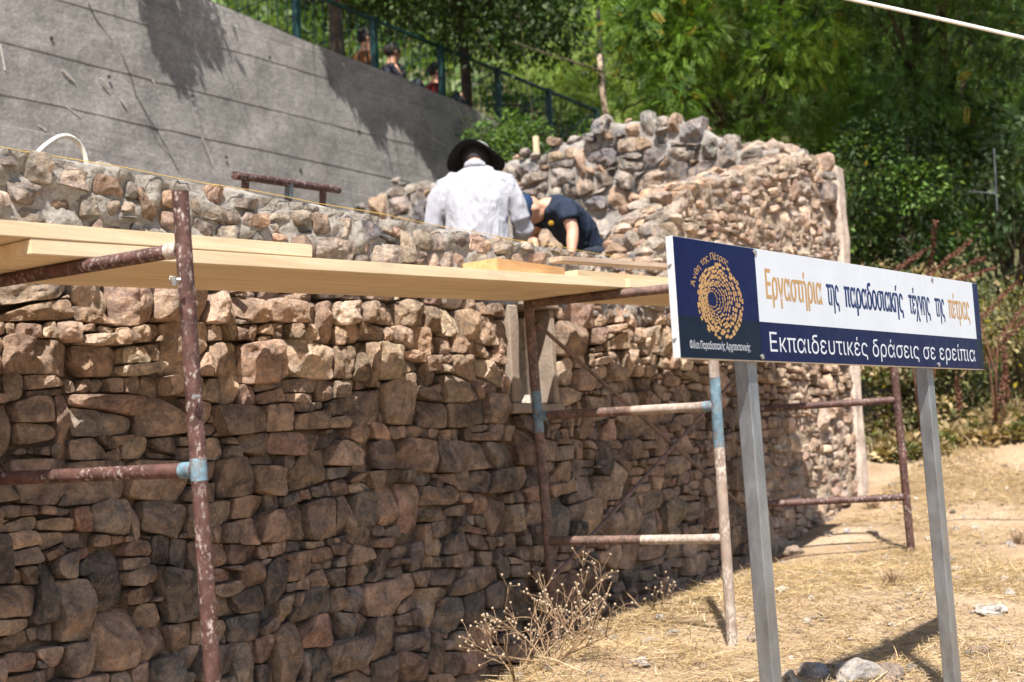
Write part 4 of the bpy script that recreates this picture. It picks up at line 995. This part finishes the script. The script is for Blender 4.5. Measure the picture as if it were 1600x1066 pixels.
# ------------------------------------------------------------------ railing on the terrace
rail = thing('railing', (9.7, 9.42, 5.68), 'dark green metal railing with thin balusters along the terrace edge', 'railing')
px_posts = [8.5, 9.72, 10.93, 12.12, 13.26, 14.40, 15.6]
def rz(x): return 6.60 - .035*(x-10.9)
def gz(x): return float(np.interp(x, [8, 12, 13.3, 14.4, 15.8], [5.62, 5.62, 5.70, 5.66, 5.62]))
for x in px_posts: bevelled(MB().box((x-.035, 9.385, gz(x)-.1), (x+.035, 9.455, rz(x)+.03)).build('post', M['green_paint'], rail), .005, 1)
for a_, b_ in zip(px_posts[:-1], px_posts[1:]):
    for h_, w_ in ((0, .045), (-.72, .03)): MB().beam((a_+.036, 9.42, rz(a_)+h_), (b_-.036, 9.42, rz(b_)+h_), w_, .03).build('rail', M['green_paint'], rail)
    nb = 9
    for i in range(1, nb): x = a_+(b_-a_)*i/nb; MB().beam((x, 9.42, rz(x)-.705), (x, 9.42, rz(x)-.016), .008, .008, up=(1, 0, 0)).build('baluster', M['green_paint'], rail)
    MB().beam((a_+.05, 9.435, rz(a_)-.69), (b_-.05, 9.435, rz(b_)-.03), .014, .012).build('diagonal_bar', M['green_paint'], rail)

# ------------------------------------------------------------------ foliage
def rand_dirs(n, rg): v = rg.normal(size=(n, 3)); return v/np.linalg.norm(v, axis=1, keepdims=True)
def nrm(v): return v/np.maximum(1e-9, np.linalg.norm(v, axis=1, keepdims=True))
def broad(c, ax, nr, Ls, wr=.55):
    sd = nrm(np.cross(ax, nr)); L_ = Ls[:, None]
    V = np.stack([c, c+ax*L_*.45+sd*L_*wr*.5, c+ax*L_+np.cross(sd, ax)*L_*-.12, c+ax*L_*.45-sd*L_*wr*.5], 1).reshape(-1, 3)
    return V, np.arange(len(V)).reshape(-1, 4), np.repeat(np.arange(len(c)), 4)
def pinnate(c, ax, nr, Ls, pairs=6, lw=.42):
    sd = nrm(np.cross(ax, nr)); up = np.cross(sd, ax); Vs = []; ids = []
    for i in range(pairs):
        t = (i+.8)/pairs
        b = c + ax*(Ls*t)[:, None] - up*(Ls*.22*t*t)[:, None]; l = Ls*.30*(1-.45*abs(t-.45))
        for s in (-1, 1):
            d = nrm(sd*s+ax*.45-up*.25); w = np.cross(d, up); l_ = l[:, None]
            Vs.append(np.stack([b, b+d*l_*.5+w*l_*lw*.5, b+d*l_, b+d*l_*.5-w*l_*lw*.5], 1)); ids.append(np.arange(len(c)))
    V = np.concatenate(Vs).reshape(-1, 3); I_ = np.repeat(np.concatenate(ids), 4)
    return V, np.arange(len(V)).reshape(-1, 4), I_
def foliage(name, clumps, per, size, pal, parent, seed, kind='broad', droop=.35, flat=.8, label=None, pairs=6, up_bias=.6, yellow=0):
    """clumps: (n,4) centre and radius; leaves on each clump's shell, hanging outwards"""
    rg = np.random.default_rng(seed); clumps = np.asarray(clumps, float); n = len(clumps)*per
    C_ = np.repeat(clumps[:, :3], per, 0); R_ = np.repeat(clumps[:, 3], per)
    d = rand_dirs(n, rg); p = C_ + d*(R_*rg.uniform(.35, 1.0, n)**.6)[:, None]*np.array([1, 1, flat])
    ax = nrm(d*.9 + rand_dirs(n, rg)*.7 + np.array([0, 0, -droop])); nr = nrm(rand_dirs(n, rg)*.6+np.array([0, 0, up_bias])-SUN_DIR*.15)
    Ls = size*rg.uniform(.65, 1.25, n)
    V, Fc, ids = broad(p, ax, nr, Ls) if kind == 'broad' else pinnate(p, ax, nr, Ls, pairs)
    pal = np.array(pal); cc = pal[rg.integers(len(pal), size=len(clumps))]*rg.uniform(.75, 1.25, (len(clumps), 1)); col = np.repeat(cc, per, 0)*rg.uniform(.7, 1.3, (n, 1))
    if yellow: k = rg.random(n) < yellow; col[k] = np.array((.32, .24, .02))*rg.uniform(.7, 1.1, (k.sum(), 1))
    return mesh_obj(name, V, Fc, M['leaf'], parent, col=col[ids])
def in_poly(poly, n, rg):
    poly = np.array(poly, float); lo, hi = poly.min(0), poly.max(0); out = []
    while len(out) < n:
        q = rg.uniform(lo, hi); x, y = q; ins = False; j = len(poly)-1
        for i in range(len(poly)):
            if (poly[i, 1] > y) != (poly[j, 1] > y) and x < (poly[j, 0]-poly[i, 0])*(y-poly[i, 1])/(poly[j, 1]-poly[i, 1])+poly[i, 0]: ins = not ins
            j = i
        if ins: out.append(q)
    return np.array(out)
def limbs(base, tips, r0, parent, rg, fork=.45, name='trunk'):
    """a tapered trunk forking into limbs that reach the clumps"""
    base = np.array(base, float); tips = np.asarray(tips, float)[:, :3]; ctr = tips.mean(0); fk = base+(ctr-base)*fork; fk[:2] = base[:2]*.75+fk[:2]*.25
    mb = MB(); pts = [base+(fk-base)*t+rg.normal(0, r0*.35, 3)*(0 < t < 1)*np.array([1, 1, .2]) for t in np.linspace(0, 1, 6)]; pts[0] = base-np.array([0, 0, .2])
    mb.tube(pts, np.linspace(r0*1.25, r0*.7, 6), 12)
    n = min(len(tips), 16); sel = tips[rg.choice(len(tips), n, replace=False)]
    for q in sel:
        m1 = fk*.55+q*.45+np.array([0, 0, .12*np.linalg.norm(q-fk)])+rg.normal(0, .08, 3)
        mb.tube([fk-np.array([0, 0, .1]), .5*(fk+m1)+rg.normal(0, .05, 3), m1, .4*m1+.6*q, q], [r0*.45, r0*.36, r0*.25, r0*.15, r0*.05], 8)
        for _ in range(2): e = q+rg.normal(0, .45, 3); mb.tube([m1, .5*(m1+e)+rg.normal(0, .06, 3), e], [r0*.16, r0*.10, r0*.03], 6)
    return mb.build(name, M['bark'], parent, 9)
def at_clumps(poly, n, d0, d1, r0, r1, rg):
    q = in_poly(poly, n, rg); D_ = rg.uniform(d0, d1, n); return np.array([[*aD(x, y, d), rg.uniform(r0, r1)] for (x, y), d in zip(q, D_)])

# trees on the terrace, leaning out over the concrete and shading it
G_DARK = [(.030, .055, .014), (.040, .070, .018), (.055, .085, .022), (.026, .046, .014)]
G_MID = [(.075, .145, .024), (.10, .175, .028), (.06, .12, .022), (.12, .185, .032)]
G_LIT = [(.16, .29, .035), (.19, .32, .04), (.13, .25, .032), (.23, .34, .045)]
G_OLIVE = [(.09, .10, .035), (.12, .115, .045), (.065, .085, .028), (.15, .13, .06), (.20, .155, .08)]
def shade_clumps(poly, n, zlo, zhi, r0, r1, rg):
    out = []
    for x, y in in_poly(poly, n, rg):
        P_ = aY(x, y, 8.97); s = (rg.uniform(zlo, zhi)-P_[2])/(-SUN_DIR[2]); out.append([*(P_-SUN_DIR*s), rg.uniform(r0, r1)])
    return np.array(out)
rg = np.random.default_rng(50)
tree_specs = [
  ('dark leafy terrace tree whose trunk stands behind the three seated people', (521, 75), 9.95, [[(505, 72), (560, 88), (650, 128), (640, 190), (600, 150), (588, 195), (560, 150), (520, 110)]], [150], [(430, -140), (640, -140), (640, 30), (560, 20), (470, -10)], 70),
  ('dark leafy terrace tree with a bare trunk rising beside the railing', (725, 150), 9.95, [[(640, 122), (735, 160), (758, 195), (720, 245), (690, 268), (655, 215), (640, 180)]], [190], [(640, -140), (930, -140), (890, 30), (860, 70), (740, 80), (650, 40)], 130),
  ('tree overhanging the tall end of the concrete, throwing leafy shade', (150, -60), 10.0, [[(215, -40), (335, -10), (330, 40), (300, 55), (272, 82), (240, 62)]], [70], [(100, -380), (330, -380), (330, -190), (100, -190)], 20)]
for k, (lab, tp, ty, polys, ns, vis, nv) in enumerate(tree_specs):
    b_ = aY(*tp, ty); b_ = np.array([b_[0], b_[1], float(ground_z(b_[0], b_[1]))]); t = thing('terrace_tree', b_, lab, 'tree', 'trees on the terrace')
    cl_ = np.concatenate([shade_clumps(p_, n_, 6.9, 7.9, .03, .085, rg) for p_, n_ in zip(polys, ns)]); cv = at_clumps(vis, nv, 15.2, 19, .35, .6, rg)
    tx = rg.uniform(*((8.6, 11.6), (11.2, 14.6), (5, 8.6))[k], 46); ty_ = rg.uniform(9.4, 12.6, 46); zz_ = rg.uniform(8.3, 9.3, 46); q_ = (zz_-6.2)/(-SUN_DIR[2])
    cs_ = np.stack([tx-SUN_DIR[0]*q_, ty_-SUN_DIR[1]*q_, zz_, rg.uniform(.25, .42, 46)], 1)  # clumps added out of view, up the sun path, to shade the terrace
    foliage('hanging_leaves', cl_, 20, .075, G_DARK, t, 160+k, 'broad', .7)
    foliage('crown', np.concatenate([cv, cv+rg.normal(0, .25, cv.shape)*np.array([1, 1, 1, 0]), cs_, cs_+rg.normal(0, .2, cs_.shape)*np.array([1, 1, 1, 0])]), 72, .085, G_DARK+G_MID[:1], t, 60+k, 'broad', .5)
    limbs(b_, np.concatenate([cl_[::14], cv[::6]]), .085, t, rg, .9)

# big feathery tree filling the upper right, and its neighbours
rg = np.random.default_rng(51)
def tree(name, label, base_px, D_, polys, per, size, pal, seed, kind, r0=.14, group=None, yellow=0, cat='tree', droop=.35, pairs=6, fork=.4, over=None):
    b_ = aD(*base_px, D_); b_ = np.array([b_[0], b_[1], float(ground_z(b_[0], b_[1]))]); t = thing(name, b_, label, cat, group)
    cl_ = np.concatenate([at_clumps(p_, n_, d0, d1, ra, rb, rg) for p_, n_, d0, d1, ra, rb in polys])
    if over is not None:                                             # leaf clumps added high toward the sun to shade the crown's inside
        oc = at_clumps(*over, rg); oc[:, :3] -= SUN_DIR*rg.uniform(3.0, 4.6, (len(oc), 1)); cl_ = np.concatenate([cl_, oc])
    foliage('crown', cl_, per, size, pal, t, seed, kind, droop, yellow=yellow, pairs=pairs); limbs(b_, cl_, r0, t, rg, fork); return t
tree('locust_tree', 'large bright feathery locust tree rising behind the cross wall', (1190, 500), 15.5,
     [([(955, -120), (1330, -120), (1340, 240), (1240, 330), (1080, 215), (1010, 130)], 150, 13.5, 17.5, .30, .55), ([(945, -60), (1100, -80), (1120, 60), (1060, 190), (1020, 130)], 45, 13.3, 14.5, .22, .4)], 100, .145, G_LIT+G_MID, 71, 'pinnate', .13, yellow=.035, over=([(1120, 240), (1340, 220), (1340, 360), (1180, 330)], 22, 13.6, 16, .4, .65))
tree('locust_tree', 'dense dark green locust tree under the white cable', (1480, 520), 15.5,
     [([(1290, -120), (1680, -120), (1680, 200), (1560, 260), (1470, 330), (1300, 330)], 190, 13.2, 18, .30, .6)], 90, .145, G_MID+G_DARK+G_LIT[:1], 72, 'pinnate', .15, yellow=.012, over=([(1300, 260), (1520, 270), (1520, 430), (1310, 440)], 64, 12.8, 15.5, .4, .65))
tree('evergreen_bush', 'dark evergreen bush beside the rendered wall corner', (1400, 560), 13.2, [([(1305, 200), (1490, 210), (1500, 390), (1440, 430), (1330, 430)], 75, 12.2, 14.2, .22, .42)], 170, .058, G_DARK+G_MID, 73, 'broad', .07, None, .004, 'bush', .3, 6, .3)
tree('pale_bush', 'pale grey-green bush above the sign end', (1590, 520), 15.0, [([(1500, 170), (1680, 160), (1680, 420), (1530, 430)], 60, 13.5, 16, .22, .4)], 90, .10, [(.10, .15, .075), (.13, .17, .09), (.08, .13, .05)], 74, 'broad', .06, None, 0, 'bush', .3, 6, .3)
und = [('yellowish scrub bush on the slope under the sign', [(1345, 560), (1450, 560), (1450, 690), (1350, 690)], (1400, 700), 11.9, 34),
       ('mixed dry and green scrub behind the sign end post', [(1440, 500), (1550, 500), (1550, 700), (1440, 700)], (1495, 710), 12.0, 42),
       ('scrub bush with reddish dead stalks at the edge of the dry grass', [(1540, 440), (1680, 430), (1680, 700), (1550, 700)], (1610, 715), 12.0, 48),
       ('leafy scrub hidden behind the sign top edge', [(1340, 430), (1530, 420), (1530, 560), (1340, 570)], (1430, 600), 12.2, 60)]
for k, (lab, poly, bp_, D_, n_) in enumerate(und):
    tree('scrub_bush', lab, bp_, D_, [(poly, n_, D_-.5, D_+.9, .14, .28)], 90, .06, G_OLIVE+[(.26, .19, .10), (.30, .20, .10), (.24, .20, .09), (.20, .19, .07), (.13, .16, .045), (.34, .25, .14)], 80+k, 'broad', .03, 'scrub bushes on the slope', .04, 'bush', .2, 6, .3)
tree('leafy_shrub', 'small leafy green shrub at the end of the concrete, above the white hat', (800, 300), 14.6, [([(738, 205), (790, 190), (850, 208), (850, 245), (760, 250)], 40, 13.9, 15.2, .14, .26)], 90, .055, G_MID+G_DARK[:2], 90, 'broad', .03, None, 0, 'shrub', .2, 6, .3)
tree('leafy_shrub', 'green creeper shrub growing through the lower railing', (860, 240), 17.5, [([(760, 150), (840, 165), (940, 200), (930, 220), (790, 200)], 26, 18.8, 20, .16, .3)], 90, .08, G_MID, 91, 'broad', .03, None, 0, 'shrub', .2, 6, .3)
for k, (lab, poly, D_) in enumerate([('bright feathery shrub beyond the railing end', [(830, 90), (960, 60), (960, 190), (880, 170)], 21.5), ('bright feathery shrub behind the crooked pole', [(930, 20), (1080, 40), (1090, 210), (950, 200)], 20.5), ('sunlit shrub high on the hillside above the railing', [(780, 30), (930, 20), (930, 110), (800, 110)], 25.0)]):
    c_ = np.mean(poly, 0); tree('locust_shrub', lab, (c_[0], c_[1]+150), D_, [(poly, 55, D_-1.2, D_+1.2, .35, .6)], 60, .19, [(.24, .31, .07), (.29, .35, .09), (.20, .28, .06), (.17, .25, .05)], 95+k, 'pinnate', .06, 'bright shrubs on the hillside', .02, 'shrub', .35, 5, .3)
rg = np.random.default_rng(52); hx = rg.uniform(8, 75, 2600); hy = rg.uniform(-12, 62, 2600)
keep = (hx*.55+hy*.85 > 24) & (hx*.55+hy*.85 < 60)
pts = np.stack([hx, hy, ground_z(hx, hy)], 1)[keep]; q = np.array([px_of(p) for p in pts]); pts = pts[(q[:, 0] > -100) & (q[:, 0] < 1700) & (q[:, 2] > 15)]
fc = np.concatenate([pts+np.array([0, 0, .6]), rg.uniform(.8, 1.7, (len(pts), 1))], 1)
tag(foliage('woodland', fc, 110, .34, [(.07, .11, .035), (.095, .135, .04), (.055, .09, .03), (.12, .15, .05)], None, 99, 'broad', .2), 'distant scrubby green woodland covering the hillside', 'woodland', None, 'stuff')

# ------------------------------------------------------------------ pole, stick, pipe rail
def on_ground(px, py):
    d = ray(px, py); t = np.linspace(2.5, 60, 4000); P_ = CAM+d*t[:, None]; h = ground_z(P_[:, 0], P_[:, 1]); k = np.argmax(P_[:, 2] < h); return P_[k]
b_ = aD(946, 200, 18.5); b_[2] = float(ground_z(b_[0], b_[1])); 
lp = thing('lamp_post', b_, 'slim dark lamp post rising past the top edge behind the cross wall', 'lamp post')
tp_ = aD(934, 2, 18.5); MB().tube([b_-np.array([0, 0, .2]), .5*(b_+tp_), tp_], [.05, .04, .032], 12).build('pole', M['dark_iron'], lp, SM)
hd = MB(); hd.tube([tp_-np.array([0, 0, .05]), tp_+np.array([0, 0, .05]), tp_+np.array([0, 0, .12]), tp_+np.array([0, 0, .42]), tp_+np.array([0, 0, .55])], [.05, .10, .13, .19, .03], 10); hd.build('lantern', M['dark_iron'], lp, .5)
st_ = [aD(x, y, 18.2) for x, y in ((951, 215), (950, 195), (944, 165), (940, 135), (939, 110), (936, 86))]; st_ = [np.array([st_[0][0], st_[0][1], float(ground_z(st_[0][0], st_[0][1]))-.1])]+st_
cord_obj('crooked_pole', st_, [.045, .045, .043, .04, .038, .036, .034], 'grey_stick', 'crooked bare wooden pole leaning by the railing end', 'pole', 10)
pr = thing('pipe_rail', aD(1556, 310, 15.2), 'pale metal pipe rail half hidden in the pale bush', 'rail')
MB().tube([aD(1558, 330, 12.9), aD(1553, 232, 12.9)], .007, 10).build('upright', M['galv'], pr, SM); MB().tube([aD(1496, 298, 12.9), aD(1554, 302, 12.9)], .006, 10).build('crossbar', M['galv'], pr, SM)

# ------------------------------------------------------------------ dry grass, weeds, stones
rg = np.random.default_rng(60); N = 220000
sx_ = rg.uniform(3.2, 13.2, N); sy_ = rg.uniform(-1.2, 3.66, N)
dens = fbm(np.stack([sx_*1.1, sy_*1.1, sx_*0], 1), 3, 44); keep = (dens+rg.normal(0, .28, N) > -.16) 
sx_, sy_ = sx_[keep], sy_[keep]; p = np.stack([sx_, sy_, ground_z(sx_, sy_)], 1); pj = np.array([(lambda q: (q[0], q[1]))(px_of(v)) for v in p])
k = (pj[:, 0] > 640) & (pj[:, 0] < 1700) & (pj[:, 1] < 1160); p = p[k]; n = len(p)
th = rg.uniform(0, 2*math.pi, n); el = np.abs(rg.normal(.05, .16, n)); stand = rg.random(n) < np.clip(.06+(p[:, 0]-10.3)*.25, .06, .45); el[stand] = rg.uniform(.6, 1.4, stand.sum())
ln = rg.gamma(2.4, .024, n)+.02; ln[stand] *= np.clip(.6+(p[stand, 0]-10.3)*.8, .6, 1.8); wd_k = np.clip(1+(p[:, 0]-10.3)*.5, 1, 1.8); wd = rg.uniform(.0007, .0019, n)
d = np.stack([np.cos(th)*np.cos(el), np.sin(th)*np.cos(el), np.sin(el)], 1); sd = nrm(np.cross(d, np.array([0, 0, 1.0])+rand_dirs(n, rg)*.5))
p0 = p+np.array([0, 0, .006])+np.abs(rg.normal(0, .008, n))[:, None]*np.array([0, 0, 1]); bend = rand_dirs(n, rg)*np.array([1, 1, .3])
p1 = p0+d*(ln*.5)[:, None]+bend*(ln*.08)[:, None]; p2 = p0+d*ln[:, None]-np.array([0, 0, 1])*(ln*.12*(el > .3))[:, None]
p2[:, 2] = np.maximum(p2[:, 2], ground_z(p2[:, 0], p2[:, 1])+.003); p1[:, 2] = np.maximum(p1[:, 2], ground_z(p1[:, 0], p1[:, 1])+.004)
w = (sd*(wd*wd_k)[:, None]); V = np.stack([p0-w, p0+w, p1+w, p1-w, p2+w*.4, p2-w*.4], 1).reshape(-1, 3)
b6 = np.arange(n)[:, None]*6; Fc = np.concatenate([b6+np.array([[0, 1, 2, 3]]), b6+np.array([[3, 2, 4, 5]])])
pal = np.array([(.50, .36, .20), (.44, .30, .16), (.58, .46, .31), (.33, .22, .125), (.50, .365, .18)]); col = pal[rg.integers(5, size=n)]*rg.uniform(.7, 1.15, (n, 1))
tag(mesh_obj('dry_grass', V, Fc, M['straw'], None, col=np.repeat(col, 6, 0)), 'flattened straw-coloured dry grass covering the slope', 'dry grass', None, 'stuff')

ug = at_clumps([(1350, 660), (1680, 650), (1680, 722), (1360, 715)], 46, 10.9, 12.3, .06, .2, rg)
ug[:, 2] = ground_z(ug[:, 0], ug[:, 1])+.06
tag(foliage('undergrowth', ug, 120, .075, [(.30, .21, .11), (.24, .17, .085), (.18, .16, .07), (.36, .27, .15), (.14, .14, .05)], None, 141, 'broad', -.5), 'dry brown undergrowth along the foot of the scrub', 'undergrowth', None, 'stuff')
def weed(px, py, h, spread, seed, label, name='dry_weed', n=11):
    b_ = on_ground(px, py); rg = np.random.default_rng(seed); st = MB(); bd = MB()
    t = thing(name, b_, label, 'dried plant', 'dried weeds against the wall foot')
    def grow(p, d, L_, r, lev):
        pts = [p]; dd = d.copy()
        for i in range(4): dd = unit(dd+rg.normal(0, .13, 3)); pts.append(pts[-1]+dd*L_/4)
        st.tube(pts, np.linspace(r, r*.6, 5), 5)
        if lev == 0: ball(bd, pts[-1], (.0062, .0062, .0066), None, 6); return
        for i in range(rg.integers(2, 5)):
            j = rg.integers(2, 5); side = unit(np.cross(dd, rand_dirs(1, rg)[0])); grow(pts[j], unit(dd*.75+side*rg.uniform(.5, .9)+np.array([0, 0, .15])), L_*rg.uniform(.38, .6), r*.6, lev-1)
    for i in range(n):
        a = rg.uniform(0, 2*math.pi); grow(b_-np.array([0, 0, .01]), unit([math.cos(a)*spread, math.sin(a)*spread, 1]), h*rg.uniform(.5, .85), .0042, 2)
    st.build('stems', M['dry_stem'], t, 9); tag(bd.build('seed_heads', M['dry_bud'], t, 9), kind='stuff')
weed(806, 1064, .34, 1.2, 1, 'dried weed with pale round seed heads, leftmost of the clump by the wall foot', n=8)
weed(862, 1040, .42, 1.0, 2, 'tall tangled dried weed with seed heads in front of the inner scaffold post')
weed(915, 1006, .50, .9, 3, 'tallest dried weed with seed heads between the scaffold posts', n=6)
weed(1010, 958, .34, 1.5, 4, 'low sprawling dried weed stalks beside the dusty outer scaffold post', n=4)
for k, (x, y) in enumerate(((1395, 915), (1590, 850), (1365, 795))):
    b_ = on_ground(x, y); mb = MB(); rg = np.random.default_rng(300+k); t0 = MB()
    for i in range(90):
        a = rg.uniform(0, 6.28); sp2 = rg.uniform(.2, 1.3); d = unit([math.cos(a)*sp2, math.sin(a)*sp2, 1]); L_ = rg.uniform(.05, .16); q0 = b_+rg.normal(0, .025, 3)*np.array([1, 1, 0])
        s_ = unit(np.cross(d, [0, 0, 1.01]))*.002; e_ = q0+d*L_; mb.add([q0-s_, q0+s_, q0+d*L_*.6+s_*.8, e_+np.array([math.cos(a), math.sin(a), -.8])*L_*.3, q0+d*L_*.6-s_*.8], [(0, 1, 2, 4), (4, 2, 3)])
    tag(mb.build('grass_tuft', M['dry_stem'], None, loc=b_), ['withered brown grass tuft between the two sign posts', 'withered grass tuft on the slope at the picture edge', 'withered grass tuft below the plain red-brown frame'][k], 'grass tuft', 'withered tufts')
def dock(px, py, D_, tops, seed, label):
    rg = np.random.default_rng(seed); b_ = aD(px, py, D_); b_[2] = float(ground_z(b_[0], b_[1])); t = thing('dock_plant', b_, label, 'dried plant', 'reddish dried dock plants'); st = MB(); c_ = []; ax = []
    for (x0, y0), (x1, y1) in tops:
        p1, p2 = aD(x0, y0, D_+rg.uniform(-.2, .2)), aD(x1, y1, D_+rg.uniform(-.2, .2)); st.tube([b_, .5*(b_+p1)+rg.normal(0, .03, 3), p1, p2], [.009, .007, .005, .002], 6)
        for i in range(260):
            u_ = rg.random(); q = p1+(p2-p1)*u_+rand_dirs(1, rg)[0]*.034*(1-.6*u_)*rg.uniform(.2, 1); c_.append(q); ax.append(rand_dirs(1, rg)[0])
    st.build('stems', M['dock_seed'], t, 9); c_ = np.array(c_); ax = np.array(ax)
    V, Fc, ids = broad(c_, ax, rand_dirs(len(c_), rg), np.full(len(c_), .022), .8); tag(mesh_obj('seed_heads', V, Fc, M['dock_seed'], t), kind='stuff')
dock(1440, 700, 11.2, [((1395, 425), (1450, 388)), ((1448, 432), (1520, 374)), ((1470, 432), (1540, 402)), ((1452, 425), (1462, 345)), ((1490, 440), (1555, 418))], 1, 'reddish dried dock plant rising behind the sign top edge')
dock(1560, 720, 11.0, [((1530, 500), (1590, 440)), ((1560, 530), (1620, 455)), ((1545, 560), (1600, 500)), ((1575, 620), (1568, 540))], 2, 'reddish dried dock plant just beyond the sign end')
dock(1490, 720, 11.4, [((1500, 640), (1495, 590)), ((1560, 650), (1572, 560))], 3, 'reddish dead stalks standing in the scrub under the sign')
RK = [(1340, 1060, (.11, .085, .055), (.46, .43, .39), 'pale angular broken stone on the ground between the sign posts'), (1272, 1056, (.07, .055, .045), (.30, .29, .28), 'dark grey stone beside the pale angular stone'),
      (1392, 1062, (.06, .05, .05), (.33, .26, .21), 'small brown stone beside the pale angular stone'), (1548, 957, (.11, .07, .03), (.52, .49, .45), 'flat whitish stone lying on dry grass past the sign post'),
      (1232, 1062, (.04, .035, .03), (.40, .36, .31), 'small pale stone at the left sign post foot'), (1425, 1050, (.035, .03, .025), (.24, .22, .2), 'small grey stone between the sign posts, closest to the far post'),
      (1530, 1020, (.05, .04, .03), (.36, .27, .2), 'brown earthy lump below the flat whitish stone'), (1480, 700, (.06, .05, .04), (.5, .45, .4), 'pale stone at the foot of the scrub'),
      (1000, 1040, (.05, .04, .02), (.45, .40, .35), 'small pale stone in the straw before the dried weeds'), (1240, 868, (.07, .06, .05), (.30, .24, .19), 'fallen brown stone at the wall foot by the plain red-brown frame')]
for k, (x, y, s_, c_, lab) in enumerate(RK):
    p_ = on_ground(x, y); tag(rock('loose_stone', (p_[0], p_[1], p_[2]+s_[2]*.3), s_, M['stone'], None, 400+k, 1, c_, 4), lab, 'stone', 'loose stones on the slope')
rg = np.random.default_rng(61); peb = MB(); pc = []
bm = bmesh.new(); bmesh.ops.create_icosphere(bm, subdivisions=1, radius=1.0); IV = np.array([v.co[:] for v in bm.verts]); IF = [[v.index for v in f.verts] for f in bm.faces]; bm.free()
qx, qy = rg.uniform(3.6, 11, 1500), rg.uniform(0, 3.66, 1500); qz = ground_z(qx, qy)
for a_, b2, c_ in zip(qx, qy, qz):
    s_ = rg.gamma(2, .006)+.004; P_ = IV*(1+rg.normal(0, .18, (len(IV), 1)))*np.array([1, .8, .6])*s_+np.array([a_, b2, c_+s_*.2]); peb.add(P_, IF); pc.append(np.repeat([np.array([(.42, .36, .3), (.3, .24, .19), (.5, .46, .42)][rg.integers(3)])], len(IV), 0))
tag(peb.build('pebbles', M['stone'], None, col=np.concatenate(pc)), 'small pebbles and clods among the straw', 'pebbles', None, 'stuff')
print('stones', nf, nc, 'tris', sum(len(o.data.polygons) for o in bpy.data.objects if o.type == 'MESH'))
